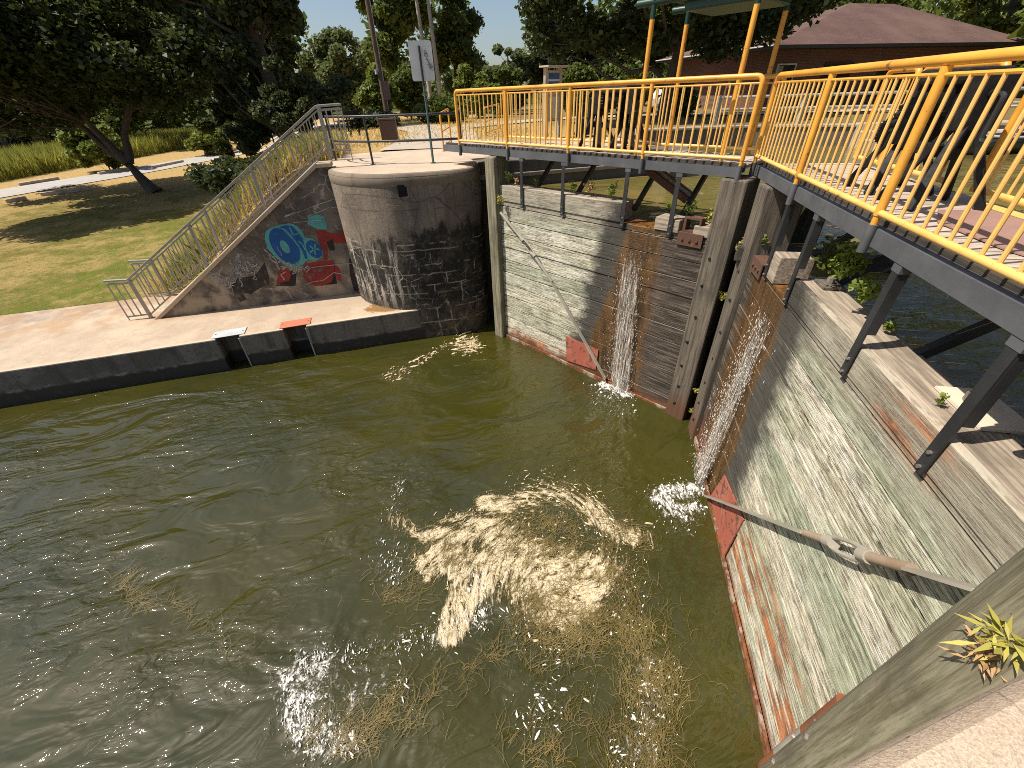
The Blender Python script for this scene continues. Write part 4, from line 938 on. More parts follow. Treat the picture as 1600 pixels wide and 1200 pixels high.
def blob(cx, cy, cz, rx, ry, rz, n, r0, r1, shell=.35, seed=0):
    r = np.random.default_rng(seed); out = []
    for _ in range(n):
        d = r.normal(size=3); d /= np.linalg.norm(d); t = r.uniform(shell, 1.)
        out.append(((cx+d[0]*rx*t, cy+d[1]*ry*t, cz+d[2]*rz*t), r.uniform(r0, r1)))
    return out
Rt = Vector((math.cos(R(74.6-90)), math.sin(R(74.6-90)), 0))     # towards the picture's right
Fw = Vector((math.cos(R(74.6)), math.sin(R(74.6)), 0))
def rel(r, f, z): v = Rt*r+Fw*f; return (v.x, v.y, z)

# the maple on the lawn, three leaning stems
b = at(243, 302, 1.25); b.z = H(b.x, b.y)-.05
def maple():
    cl = []
    cl += [(rel(x, f, z), r) for (x, f, z, r) in [(-2.2, 0, 4.6, 1.5), (-3.8, .3, 4.2, 1.5), (-5.4, .2, 3.9, 1.4), (-6.8, -.6, 4.3, 1.5), (-1.0, -1.2, 5.4, 1.6), (.8, .5, 5.2, 1.5), (2.3, .8, 4.9, 1.4), (3.6, .5, 5.4, 1.5), (-4.5, -2.5, 5.2, 1.6), (-2.6, -2.8, 5.8, 1.6), (-6, 2, 5.4, 1.7), (0, 2.2, 4.9, 1.5), (-8, .5, 5.2, 1.6), (-8.8, 1.5, 3.9, 1.5), (-7.5, -2, 3.5, 1.2), (2.2, -1.6, 5.9, 1.5)]]
    cl += blob(*rel(-3.2, -6.2, 7.0), 3.6, 3.4, 1.6, 30, .9, 1.5, .2, 8)
    cl += blob(*rel(-2.6, 0, 7.6), 5.8, 5.2, 2.9, 70, .9, 1.7, .3, 3)
    e = tree('maple_tree', 'broad dark maple with three leaning stems on the lawn left of the stairs', b, [(0, 0, 0), rel(-.45, 0, .9), rel(-.75, .05, 1.7)], .40, cl, 'maple_leaf', 60000, .20, limbs=False, flat=.35)
    m = MB()
    for q in ([rel(-.7, .05, 1.55), rel(-1.6, .1, 2.4), rel(-2.4, .2, 3.5), rel(-3.8, .3, 5.2)], [rel(-.72, 0, 1.6), rel(-1.15, -.1, 2.6), rel(-1.6, -.2, 3.8), rel(-1.9, -.4, 6.5)], [rel(-.68, .05, 1.6), rel(-.45, .2, 2.3), rel(-.3, .3, 3.0), rel(.8, .5, 4.6), rel(1.6, .6, 6.0)]):
        q = [Vector(v) for v in q]; s = smooth3(q); m.tube(s, [.25-.17*i/(len(s)-1) for i in range(len(s))], 9)
    for c, r in cl[:40:2]:
        c = Vector(c); s = Vector(rel(-1.9 if c.dot(Rt) < 0 else .4, 0, 3.6)); limb(m, s, s.lerp(c, .95), .06, .015, 6, .25, 6)
    for (x0, z0, x1, z1) in ((-4.6, 4.4, -3.4, 2.6), (-6.4, 4.9, -8.4, 4.2), (-5, 4.2, -4.2, 3.3)): limb(m, rel(x0, -2, z0), rel(x1, -2.2, z1), .035, .01, 7, .25, 5)
    m.build('branch', 'bark', e, smooth=True)
maple()

def simple_tree(name, label, px, D, h, crown, mat, n, leaf, z0=None, r0=.2, lean=0., seed=1, bark='bark', cat='tree', group=None, down=0., clump=(.8, 1.5), nc=34, bare=.25, shell=.35, flat=.3):
    """crown = (half width, half depth, lowest z above base)"""
    p = far(px, D); p.z = (H(p.x, p.y) if z0 is None else z0)-.1; rx, ry, zl = crown; cz = (h+zl)/2; rz = (h-zl)/2
    cl = blob(*rel(lean, 0, cz), rx, ry, rz, nc, *clump, shell, seed)
    return tree(name, label, p, [(0, 0, 0), rel(lean*.2, 0, h*.3), rel(lean*.6, .1, h*.6), rel(lean, 0, h*.9)], r0, cl, mat, n, leaf, cat, bark, group, down=down, flat=flat)
G_ = 'trees in the wood behind the lawn'
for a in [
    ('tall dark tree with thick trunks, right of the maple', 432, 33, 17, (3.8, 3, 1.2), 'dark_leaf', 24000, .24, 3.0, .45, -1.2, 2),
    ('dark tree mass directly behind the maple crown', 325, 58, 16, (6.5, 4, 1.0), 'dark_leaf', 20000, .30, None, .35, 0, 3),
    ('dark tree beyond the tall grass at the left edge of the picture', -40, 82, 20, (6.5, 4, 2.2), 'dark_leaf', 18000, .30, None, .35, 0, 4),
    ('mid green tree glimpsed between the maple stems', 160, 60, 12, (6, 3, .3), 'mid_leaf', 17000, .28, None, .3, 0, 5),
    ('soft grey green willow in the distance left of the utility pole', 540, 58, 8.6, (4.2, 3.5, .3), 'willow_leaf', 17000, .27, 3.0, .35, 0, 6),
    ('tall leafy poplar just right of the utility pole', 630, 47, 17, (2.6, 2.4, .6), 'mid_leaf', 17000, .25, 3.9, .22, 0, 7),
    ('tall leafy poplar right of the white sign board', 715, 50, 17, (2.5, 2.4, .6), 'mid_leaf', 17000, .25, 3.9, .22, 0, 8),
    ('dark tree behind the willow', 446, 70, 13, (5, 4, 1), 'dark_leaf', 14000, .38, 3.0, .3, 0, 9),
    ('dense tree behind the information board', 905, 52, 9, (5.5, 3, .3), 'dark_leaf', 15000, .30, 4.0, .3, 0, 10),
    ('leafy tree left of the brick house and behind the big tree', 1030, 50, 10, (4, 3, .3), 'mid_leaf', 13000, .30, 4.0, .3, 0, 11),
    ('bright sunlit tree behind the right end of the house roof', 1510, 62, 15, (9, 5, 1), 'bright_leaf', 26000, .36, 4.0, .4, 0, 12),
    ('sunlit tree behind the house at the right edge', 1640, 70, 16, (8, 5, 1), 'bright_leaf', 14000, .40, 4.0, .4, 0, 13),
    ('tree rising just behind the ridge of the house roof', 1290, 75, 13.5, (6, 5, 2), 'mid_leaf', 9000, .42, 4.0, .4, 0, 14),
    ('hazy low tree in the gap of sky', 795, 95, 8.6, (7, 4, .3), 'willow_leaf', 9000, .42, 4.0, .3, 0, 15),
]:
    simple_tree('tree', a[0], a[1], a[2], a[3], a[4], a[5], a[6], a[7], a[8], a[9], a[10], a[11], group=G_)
for px, D, lb in ((673, 44, 'pale bare trunk rising behind the white sign board'), (689, 44, 'second pale bare trunk, right edge of the sign board')):
    p = far(px, D); e = empty('birch_tree', (p.x, p.y, 3.9), 0, lb, 'tree', G_); MB().tube([(0, 0, 0), rel(-.1, 0, 4), rel(-.25, 0, 9), rel(-.3, 0, 14)], [.2, .17, .13, .08], 10).build('trunk', 'pale_bark', e, smooth=True)
    cl = blob(*rel(-.2, .6, 10.5), 1.5, 1.5, 4, 16, .6, 1.0, .3, px); V = np.concatenate([np.array(c)+rng.normal(size=(160, 3))*r*.45 for c, r in cl]); quads('crown', 'mid_leaf', leaves(V, .24, .3), 4, e)
S_ = 'bushes along the path'
for a in [
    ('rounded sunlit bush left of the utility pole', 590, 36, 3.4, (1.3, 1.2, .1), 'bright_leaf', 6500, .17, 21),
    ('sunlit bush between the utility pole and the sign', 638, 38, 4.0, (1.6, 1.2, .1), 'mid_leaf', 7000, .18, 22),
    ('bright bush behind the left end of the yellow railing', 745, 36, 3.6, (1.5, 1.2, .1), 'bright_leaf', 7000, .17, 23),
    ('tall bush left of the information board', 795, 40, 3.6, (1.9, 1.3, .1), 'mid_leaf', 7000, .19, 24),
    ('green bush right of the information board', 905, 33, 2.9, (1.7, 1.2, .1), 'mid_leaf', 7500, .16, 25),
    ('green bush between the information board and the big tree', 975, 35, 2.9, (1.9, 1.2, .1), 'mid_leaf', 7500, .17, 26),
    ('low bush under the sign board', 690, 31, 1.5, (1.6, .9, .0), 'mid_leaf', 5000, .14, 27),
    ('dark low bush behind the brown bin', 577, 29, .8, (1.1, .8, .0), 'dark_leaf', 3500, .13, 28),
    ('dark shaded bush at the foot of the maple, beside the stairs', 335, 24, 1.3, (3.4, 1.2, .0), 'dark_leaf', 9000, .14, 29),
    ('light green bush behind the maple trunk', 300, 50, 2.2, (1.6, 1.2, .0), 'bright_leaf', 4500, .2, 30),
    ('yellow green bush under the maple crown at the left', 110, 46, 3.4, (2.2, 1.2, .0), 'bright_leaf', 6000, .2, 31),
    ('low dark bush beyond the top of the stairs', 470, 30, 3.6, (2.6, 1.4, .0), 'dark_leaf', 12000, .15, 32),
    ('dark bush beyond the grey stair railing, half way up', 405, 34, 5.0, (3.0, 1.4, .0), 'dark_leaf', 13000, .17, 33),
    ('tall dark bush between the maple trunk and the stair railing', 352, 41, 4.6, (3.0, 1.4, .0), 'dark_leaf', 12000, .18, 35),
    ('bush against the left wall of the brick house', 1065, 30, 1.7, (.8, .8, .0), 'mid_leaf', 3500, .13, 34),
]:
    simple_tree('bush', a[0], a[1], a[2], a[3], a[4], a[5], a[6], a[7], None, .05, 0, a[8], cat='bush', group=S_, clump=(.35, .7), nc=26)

# big dark shade tree over the walkway, its trunk left of the house
p = far(1042, 27); 
cl = [(rel(x, f, z), r) for x, f, z, r in [(-6.6, 0, 3.6, .8), (-6.9, 0, 4.8, .9), (-6.0, 0, 5.0, 1.2), (-4.8, -.5, 3.9, 1.1), (-3.6, -.5, 3.5, 1.1), (-2.5, 0, 3.6, 1.1), (-1.5, -1, 3.3, 1.0), (1.4, -1, 3.2, 1.1), (2.4, -.8, 3.3, 1.2), (3.4, -1, 3.7, 1.2), (4.4, -1, 4.1, 1.2), (5.4, -1, 4.6, 1.2), (6.3, -1, 4.9, 1.1), (2.0, -.5, 4.3, 1.3), (4.0, 0, 5.0, 1.3), (7.2, -1, 5.5, 1.0), (1.6, .5, 4.2, 1.2), (-.2, -1.5, 4.3, 1.2), (-5.6, .5, 3.1, .7)]]+blob(*rel(-1, 0, 7.2), 6.6, 5., 3.2, 70, .9, 1.6, .25, 41)
tree('shade_tree', 'big dark shade tree hanging over the left footbridge, trunk left of the house', (p.x, p.y, 3.95), [(0, 0, 0), rel(.05, 0, 1.5), rel(.25, 0, 3), rel(.8, 0, 5.5)], .42, cl, 'maple_leaf', 42000, .19, flat=.35)
# far wood closing the horizon, plus trees added out of frame for water reflections
V = []
for k in range(330):
    if k < 210:
        px = rng.uniform(-900, 1700); D = rng.uniform(88, 130); hh = rng.uniform(17, 24)
        if 490 < px < 600: hh = rng.uniform(7, 9.5)
        if 720 < px < 830: hh = rng.uniform(6, 9)
        if 1230 < px < 1400: hh = rng.uniform(12, 15)
        c = np.array(far(px, D, 2.))
    else:  # unseen trees right of frame, added so the canal water reflects green
        az = R(rng.uniform(-60, 26)); D = rng.uniform(48, 66); hh = rng.uniform(10, 17); c = np.array((D*math.cos(az), D*math.sin(az), 3.))
    d = rng.normal(size=(380, 3)); d /= np.linalg.norm(d, axis=1)[:, None]; d *= rng.uniform(.5, 1, 380)[:, None]**.5; V.append(c+np.array([0, 0, hh*.5])+d*np.array([5., 5., hh*.55]))
tag(quads('far_wood_and_added_trees', 'mid_leaf', leaves(np.concatenate(V), 1.1, .3, 1.4), 4), kind='stuff', label='far dark wood closing the horizon, with unseen trees added for canal reflections', cat='wood')

def blades(name, mat, P, hmin, hmax, wid, label, cat, bend=.35):
    n = len(P); P = np.asarray(P, float); a = rng.uniform(0, 2*np.pi, n); dx = np.stack([np.cos(a), np.sin(a), 0*a], 1); h = rng.uniform(hmin, hmax, n)[:, None]
    l = rng.normal(size=(n, 3))*bend*h; l[:, 2] = 0; up = np.array([0, 0, 1.]); w_ = wid*rng.uniform(.6, 1.3, n)[:, None]
    V = np.stack([P-dx*w_, P+dx*w_, P+up*h*.6+l*.4+dx*w_*.8, P+up*h+l, P+up*h*.6+l*.4-dx*w_*.8], 1)
    return tag(quads(name, mat, V, 5), label, cat, kind='stuff')
def scatter(n, fx, fy, cond=None, zoff=0.):
    x = rng.uniform(*fx, n); y = rng.uniform(*fy, n)
    if cond is not None: k = cond(x, y); x, y = x[k], y[k]
    return np.stack([x, y, height(x, y)+zoff], 1)
P = scatter(16000, (-7.2, -.9), (14.05, 18.5), lambda x, y: rng.uniform(size=len(x)) < np.clip(.25+(x+7)/5, 0, 1)); blades('dry_grass', 'dry_grass', P, .22, .62, .010, 'tall dry yellow grass on the bank behind the stair railings', 'grass')
P = scatter(1500, (-6.8, -1), (14.1, 16)); blades('green_weeds', 'weed_leaf', P, .35, .8, .014, 'green weeds among the dry grass behind the stairs', 'weeds')
c0 = np.array([at(0, 275, 1.9)[:2], at(330, 228, 1.9)[:2]])
def band(n, a, b, depth):
    t = rng.uniform(-.5, 1.15, n); d = rng.uniform(0, depth, n); v = (b-a)/np.linalg.norm(b-a); nr = np.array([-v[1], v[0]])
    q = a+(b-a)*t[:, None]+nr*d[:, None]; return np.stack([q[:, 0], q[:, 1], height(q[:, 0], q[:, 1])], 1)
blades('tall_grass', 'reed_grass', band(26000, c0[0], c0[1], 7.), .7, 1.7, .03, 'band of tall green and yellow grass beyond the road', 'grass', .18)
P = scatter(9000, (-2, 7), (17, 40)); 
blades('top_grass', 'dry_grass', P, .05, .16, .012, 'short dry grass on the bank top around the path', 'grass', .6)
P = scatter(45000, (-24, -6.5), (14.1, 27)); blades('lawn_grass', 'lawn_blade', P, .03, .07, .010, 'short mown grass on the lawn', 'grass', .7) if False else None

# ------------------------------------------------------------------ road, path, sleepers
def strip(name, mat, L, width, lift):
    m = MB(); L = [Vector(p) for p in smooth3([Vector((x, y, 0)) for x, y in L], 6)]
    for i, p in enumerate(L):
        d = (L[min(i+1, len(L)-1)]-L[max(i-1, 0)]).normalized(); nr = Vector((-d.y, d.x, 0))*width/2
        for k in range(5): q = p+nr*(k/2-1); m.v.append((q.x, q.y, H(q.x, q.y)+lift))
    m.f = [(i*5+k, i*5+k+1, (i+1)*5+k+1, (i+1)*5+k) for i in range(len(L)-1) for k in range(4)]
    return tag(m.build(name, mat, smooth=True), kind='structure')
ra, rb, rc_ = at(0, 293, 1.75), at(200, 264, 1.8), at(330, 244, 1.85)
dv = (rb-ra); road_l = [(ra.x-dv.x*3, ra.y-dv.y*3), (ra.x, ra.y), (rb.x, rb.y), (rc_.x, rc_.y), (rc_.x+9, rc_.y+8), (rc_.x+22, rc_.y+15)]
strip('road', 'asphalt', road_l, 3.4, .035)
strip('path', 'gravel', [(1.6, 15.0), (2.6, 19), (3.2, 24), (1.5, 30), (-3, 37), (-9, 44)], 3.0, .05)
strip('path', 'gravel', [(3, 24), (8, 27), (14, 28), (22, 22.5), (40, 15)], 2.2, .045)
k = 0
for (px, py, qx, qy, lb) in ((0, 303, 33, 297, 'timber kerb log at the picture\'s left edge, near side of the road'), (57, 294, 134, 284, 'long timber kerb log on the near side of the road'), (25, 283, 88, 273, 'pale timber kerb log on the far side of the road, left'), (152, 268, 214, 258, 'pale timber kerb log on the far side of the road, left of the maple trunk'), (237, 259, 285, 250, 'pale timber kerb log right of the maple trunk'), (320, 242, 380, 234, 'pale timber kerb log farthest along the road')):
    p, q = at(px, py, 1.8), at(qx, qy, 1.85); p.z = H(p.x, p.y)+.09; q.z = H(q.x, q.y)+.09
    e = empty('kerb_log', (0, 0, 0), 0, lb, 'log', 'timber kerb logs along the road'); MB().bar(p, q, .22, .20).build('log', 'sleeper_wood', e, bevel=.03); k += 1

# ------------------------------------------------------------------ things on the bank
def bank_things():
    p = at(604, 196, 4.03); p = far(600, 34, 4.0)
    e = empty('utility_pole', p, 0, 'tall brown wooden utility pole with a small brown notice board', 'pole'); MB().tube([(0, 0, 0), (0, 0, 11)], [.17, .13], 14).build('pole', 'pole_wood', e, smooth=True)
    MB().box((-.0, -.24, 1.35), (.42, -.20, 2.35)).build('notice_board', 'brown_board', e); MB().tube([rel(.17, -.1, 0), rel(.17, -.1, 8)], .02, 6).build('conduit', 'pale_metal', e); MB().tube([rel(-.2, -.1, 2.7), rel(-.2, -.1, 2.95)], .09, 10).build('insulator', 'white_panel', e)
    p = at(611, 222, 4.03); e = empty('litter_bin', (p.x, p.y, 4.03), R(-8), 'brown metal litter bin on the bank, seen through the black rail', 'bin')
    MB().box((-.30, -.25, .07), (.30, .25, .72)).build('body', 'brown_paint', e, bevel=.015); MB().box((-.33, -.28, .722), (.33, .28, .78)).build('lid', 'brown_paint', e, bevel=.01); MB().box((-.06, -.05, -.05), (.06, .05, .069)).build('leg', 'black_iron', e); MB().bar((-.34, -.2, .70), (-.34, -.2, 1.0), .03, .03, (1, 0, 0)).build('latch', 'pale_metal', e)
    p = at(545, 205, 4.03); e = empty('bench', (p.x, p.y, H(p.x, p.y)), R(-25), 'black metal bench frame beyond the top of the stairs', 'bench')
    s = MB()
    for y in (-.5, .5):
        s.bar((-.25, y, 0), (-.25, y, .45), .05, .05, (0, 1, 0)); s.bar((.25, y, 0), (.3, y, .95), .05, .05, (0, 1, 0)); s.bar((-.25, y, .45), (.26, y, .45), .05, .05); s.bar((-.25, y, .65), (.28, y, .65), .05, .04)
    s.build('frame', 'black_iron', e); MB().box((-.28, -.75, .476), (.24, .75, .52)).build('seat', 'black_iron', e, bevel=.01); MB().box((.27, -.75, .6), (.31, .75, .92)).build('backrest', 'black_iron', e, bevel=.01)
    for px, py, lb in ((549, 214, 'short dark stub post on the dry grass, left of a pair'), (562, 212, 'short dark stub post on the dry grass, right of a pair')):
        p = at(px, py, 4.03); e = empty('stub_post', (p.x, p.y, H(p.x, p.y)-.02), 0, lb, 'post', 'stub posts on the bank'); MB().tube([(0, 0, 0), (.02, 0, .22)], [.055, .04], 8).build('shaft', 'black_iron', e); MB().tube([(.02, 0, .22), (.02, 0, .27)], .06, 8).build('cap', 'black_iron', e)
    p = at(862, 216, 4.03); e = empty('information_board', (p.x, p.y, 4.03), R(28), 'wooden information board with a little roof and a blue, white and yellow poster', 'notice board')
    for x in (-.38, .38): MB().box((x-.06, -.05, 0), (x+.06, .05, 2.05)).build('post', 'kiosk_wood', e, bevel=.006)
    MB().box((-.319, -.03, .55), (.319, .03, 1.98)).build('panel', 'kiosk_wood', e); MB().bar((-.55, -.06, 2.08), (.55, -.06, 2.08), .42, .05).build('roof', 'kiosk_wood', e, bevel=.006)
    q = MB().box((-.29, -.04, 1.32), (.29, -.032, 1.92)).build('poster', 'white_panel', e); MB().box((-.28, -.046, 1.74), (.28, -.041, 1.91)).build('poster_blue', 'panel_blue', q); MB().box((-.02, -.046, 1.33), (.28, -.041, 1.50)).build('poster_yellow', 'panel_yellow', q); MB().box((-.28, -.046, 1.60), (.28, -.041, 1.68)).build('poster_band', 'panel_blue', q)
    MB().box((-.30, -.04, .62), (.30, -.032, 1.25)).build('notice', 'cream_plate', e)
    p = at(912, 214, 4.03); e = empty('waste_bin', (p.x, p.y, 4.03), R(-10), 'black waste bin right of the information board', 'bin'); MB().prism([(-.26, -.26), (.26, -.26), (.26, .26), (-.26, .26)], .08, .95).build('body', 'black_iron', e, bevel=.03); MB().box((-.29, -.30, .955), (.29, .29, 1.03)).build('lid', 'black_iron', e, bevel=.02)
    for y in (-.28, .28): MB().tube([(-.2, y*.7, .1), (-.2, y, .1)], .1, 12).build('wheel', 'tyre', e)
paint('brown_board', (.22, .13, .10), (.18, .11, .085), (.1, .06, .04), .0, .7)
bank_things()

# ------------------------------------------------------------------ brick house
def house():
    x0, x1, y0, y1, zg, ze = 24.8, 44.2, 26.3, 35.6, 3.6, 7.25
    e = empty('brick_house', (x0, y0, zg), 0, 'low brick house with a brown shingle hip roof behind the footbridges', 'house')
    def L(x, y, z): return (x-x0, y-y0, z-zg)
    def uvbox(o, f):
        me = o.data; uv = me.uv_layers.new(name='UVMap')
        for p in me.polygons:
            for li in p.loop_indices: uv.data[li].uv = f(me.vertices[me.loops[li].vertex_index].co, p.normal)
    m = MB(); m.box(L(x0, y0, zg), L(x1, y1, ze-.02)); wl = m.build('wall', 'brick', e); uvbox(wl, lambda c, n: (c.x+c.y, c.z) if abs(n.z) < .5 else (c.x, c.y))
    ov = 1.4; a, b, c, d = L(x0-ov, y0-ov, ze), L(x1+ov, y0-ov, ze), L(x1+ov, y1+ov, ze), L(x0-ov, y1+ov, ze); r1, r2 = L(34.8, 30.95, 9.95), L(39.0, 30.95, 9.95)
    m = MB(); m.add([a, b, c, d, r1, r2], [(0, 1, 5, 4), (1, 2, 5), (2, 3, 4, 5), (3, 0, 4)]); rf = m.build('roof', 'shingles', e)
    def ruv(c_, n): h = Vector((n.x, n.y, 0)).normalized(); t = Vector((-h.y, h.x, 0)); return (c_.dot(t), c_.z/max(.15, math.sqrt(1-n.z**2)))
    uvbox(rf, ruv)
    m = MB(); zz = ze-.004-zg
    m.box((-ov, -ov, zz-.16), (x1-x0+ov, -ov+.05, zz)); m.box((-ov, -ov+.051, zz-.16), (-ov+.05, y1-y0+ov, zz)); m.build('fascia', 'gutter', e)
    m = MB(); m.box((-ov+.055, -ov+.055, zz-.14), (x1-x0+ov, y1-y0+ov, zz-.12)); m.build('soffit', 'gutter', e)
    m = MB(); m.tube([(-ov-.05, -ov, zz-.02), (-ov-.05, y1-y0+ov, zz-.02)], .035, 8); m.build('gutter_pipe', 'pale_metal', e)
    for k, (xa, xb) in enumerate(((.6, 1.9), (4.4, 6.6), (9.2, 12.6), (14.6, 16.2), (17.3, 19.6))):
        m = MB(); m.box((xa, -.06, .9 if k != 1 else .1), (xb, -.003, 2.75)); w_ = m.build('window' if k != 1 else 'door', 'glass_dark', e)
        f = MB(); f.box((xa-.08, -.09, 2.751), (xb+.08, -.0031, 2.83)); f.box((xa-.08, -.09, .82 if k != 1 else 0.02), (xa-.001, -.0031, 2.75)); f.box((xb+.001, -.09, .82 if k != 1 else .02), (xb+.08, -.0031, 2.75)); f.build('frame', 'gutter' if k else 'white_frame', w_)
    MB().box((.62, -.075, .95), (1.0, -.062, 2.7)).build('curtain', 'curtain', e)
    MB().box((15.0, -.16, 2.2), (15.6, -.004, 2.9)).build('wall_lamp', 'white_panel', e)
    MB().box((-.05, 3.2, 1.7), (-.003, 3.35, 2.05)).build('wall_fitting', 'white_panel', e)
simple('curtain', (.30, .29, .17), (.25, .24, .14), .8, 4)
house()
def fence():
    e = empty('pipe_fence', (0, 0, 0), 0, 'grey two rail fence along the canal wall in front of the house', 'fence')
    P = [Vector((x, y)) for x, y in ((13.6, 16.6), (16.2, 15.0), (19.4, 12.5), (23.4, 9.9), (27.5, 7.2))]
    for i, p in enumerate(P): MB().bar((p.x, p.y, 4.0), (p.x, p.y, 5.08), .14, .14, (1, 0, 0)).build('post', 'fence_grey', e)
    for z in (4.62, 5.02): MB().tube([(p.x, p.y, z) for p in P], .05, 10).build('rail', 'fence_grey', e, smooth=True)
simple('fence_grey', (.34, .34, .32), (.26, .26, .25), .6, 4)
fence()
def steps():
    e = empty('quay_steps', (0, 0, 0), 0, 'pale stepped concrete quay behind the moored boat', 'steps')
    a, b = Vector((17.2, 13.2)), Vector((27, 6.6)); d = (b-a).normalized(); nr = Vector((d.y, -d.x))
    for i in range(3):
        o = nr*(-.2+i*.55); m = MB().prism([tuple(a+o), tuple(b+o), tuple(b+o-nr*.54), tuple(a+o-nr*.54)][::-1], 3., 4.12-i*.22); m.build('step', 'pale_concrete', e, bevel=.015)
steps()
def boat():
    p = at(1560, 236, 3.4); e = empty('rowing_boat', (p.x, p.y, 3.36), R(-12), 'dark green open boat with a pale gunwale moored behind the right railing', 'boat')
    secs = []; n = 15; Lb = 4.2
    m = MB(); rim = []
    for i in range(n):
        t = i/(n-1); x = -Lb/2+Lb*t; hw = .66*math.sin(math.pi*min(1, .12+.9*t if t < .5 else .12+.9*(1-t)+.0))**.7 if 0 < i < n-1 else .05
        sh = .48+.16*(2*t-1)**2; prof = [(-hw, sh), (-hw*.93, .2), (-hw*.6, -.02), (0, -.06), (hw*.6, -.02), (hw*.93, .2), (hw, sh)]; secs.append([(x, y, z) for y, z in prof]); rim.append(((x, -hw, sh), (x, hw, sh)))
    for s_ in secs: m.v += s_
    m.f = [(i*7+k, i*7+k+1, (i+1)*7+k+1, (i+1)*7+k) for i in range(n-1) for k in range(6)]; h = m.build('hull', 'hull_green', e, smooth=True); so = h.modifiers.new('thick', 'SOLIDIFY'); so.thickness = .04
    for k in (0, 1): MB().tube([r[k] for r in rim], .035, 8).build('gunwale', 'pale_metal', e, smooth=True)
    for x in (-.9, .4, 1.3): MB().box((x-.13, -.56, .30), (x+.13, .56, .34)).build('seat', 'sleeper_wood', e)
    # the seated person
    q = e.matrix_basis@Vector((.45, 0, .36)); pe = empty('person', q, R(-12), 'person in a white cap and navy shirt sitting in the moored boat', 'person')
    J = {'pel': (0, 0, .10), 'sp': (.06, 0, .34), 'ch': (.07, 0, .52), 'nk': (.03, 0, .64), 'hd': (0, 0, .73), 'ht': (0, 0, .86), 'sl': (.05, -.19, .56), 'el': (-.02, -.25, .30), 'hl': (-.22, -.18, .20), 'sr': (.05, .19, .56), 'er': (-.04, .25, .30), 'hr': (-.24, .16, .22), 'kl': (-.42, -.14, .14), 'al': (-.50, -.15, -.24), 'fl': (-.66, -.15, -.28), 'kr': (-.42, .14, .14), 'ar': (-.52, .15, -.24), 'fr': (-.68, .15, -.28)}
    rad = {'pel': .15, 'sp': .13, 'ch': .14, 'nk': .055, 'hd': .085, 'ht': .075, 'sl': .07, 'el': .045, 'hl': .03, 'sr': .07, 'er': .045, 'hr': .03, 'kl': .065, 'al': .04, 'fl': .035, 'kr': .065, 'ar': .04, 'fr': .035}
    E = [('pel', 'sp'), ('sp', 'ch'), ('ch', 'nk'), ('nk', 'hd'), ('hd', 'ht'), ('ch', 'sl'), ('sl', 'el'), ('el', 'hl'), ('ch', 'sr'), ('sr', 'er'), ('er', 'hr'), ('pel', 'kl'), ('kl', 'al'), ('al', 'fl'), ('pel', 'kr'), ('kr', 'ar'), ('ar', 'fr')]
    def skin(names, edges, mat, name, grow=0.):
        ix = {k_: i for i, k_ in enumerate(names)}; me = bpy.data.meshes.new(name); me.from_pydata([J[k_] for k_ in names], [(ix[a_], ix[b_]) for a_, b_ in edges], []); o = bpy.data.objects.new(name, me); col.objects.link(o); o.parent = pe; me.materials.append(MAT[mat])
        s_ = o.modifiers.new('skin', 'SKIN'); 
        for i, k_ in enumerate(names): v = me.skin_vertices[0].data[i]; v.radius = (rad[k_]+grow,)*2; v.use_root = (i == 0)
        o.modifiers.new('sub', 'SUBSURF').render_levels = 2; return o
    for sgn, k_ in ((-1, 'l'), (1, 'r')):
        h0 = Vector(J['h'+k_])
        for i in range(5):
            J['f%d%s' % (i, k_)] = tuple(h0+Vector((-.085 if i else -.03, (i-2)*.018 if i else -sgn*.05, -.03))); rad['f%d%s' % (i, k_)] = .009; E.append(('h'+k_, 'f%d%s' % (i, k_)))
    skin(list(J), E, 'skin', 'body')
    skin(['pel', 'sp', 'ch', 'sl', 'sr'], [('pel', 'sp'), ('sp', 'ch'), ('ch', 'sl'), ('ch', 'sr')], 'navy_cloth', 'shirt', .022)
    skin(['pel', 'kl', 'kr'], [('pel', 'kl'), ('pel', 'kr')], 'navy_cloth', 'shorts', .018)
    c = MB(); c.tube([(0, 0, .80), (0, 0, .85), (0, 0, .89), (0, 0, .91)], [.098, .097, .07, .02], 16); c.tube([(-.06, 0, .80), (-.17, 0, .79)], [.075, .05], 12); c.build('cap', 'white_cloth', pe, smooth=True)
    fc = MB()
    for y in (-.032, .032): fc.tube([(-.078, y, .755), (-.088, y, .755)], .010, 8)
    fc.tube([(-.082, -.022, .695), (-.087, .022, .695)], .007, 6); fc.build('eyes_and_mouth', 'black_ink', pe)
    MB().tube([(-.08, 0, .75), (-.108, 0, .722)], [.008, .016], 8).build('nose', 'skin', pe)
boat()
def car():
    p = far(1050, 38, 4.0); e = empty('parked_car', p, R(35), 'white parked car glimpsed through the railing left of the house', 'car')
    prof = [(-2.1, .3), (2.1, .3), (2.15, .75), (1.3, .92), (.7, 1.42), (-.9, 1.46), (-1.7, 1.0), (-2.15, .9)]; n = len(prof)
    m = MB(); m.add([(x, y, z) for y in (-.85, .85) for x, z in prof], [tuple(range(n)), tuple(range(n, 2*n))[::-1]]+[(i, i+n, (i+1) % n+n, (i+1) % n) for i in range(n)]); m.build('body', 'car_white', e, bevel=.08)
    for y in (-.856, .856): MB().add([(1.15, y, .95), (.65, y, 1.36), (-.85, y, 1.40), (-1.5, y, 1.0)], [(0, 1, 2, 3)] if y > 0 else [(3, 2, 1, 0)]).build('window', 'glass_dark', e)
    for x in (-1.35, 1.35):
        for y in (-.8, .8): MB().tube([(x, y-.09, .32), (x, y+.09, .32)], .32, 18).build('wheel', 'tyre', e)
car()

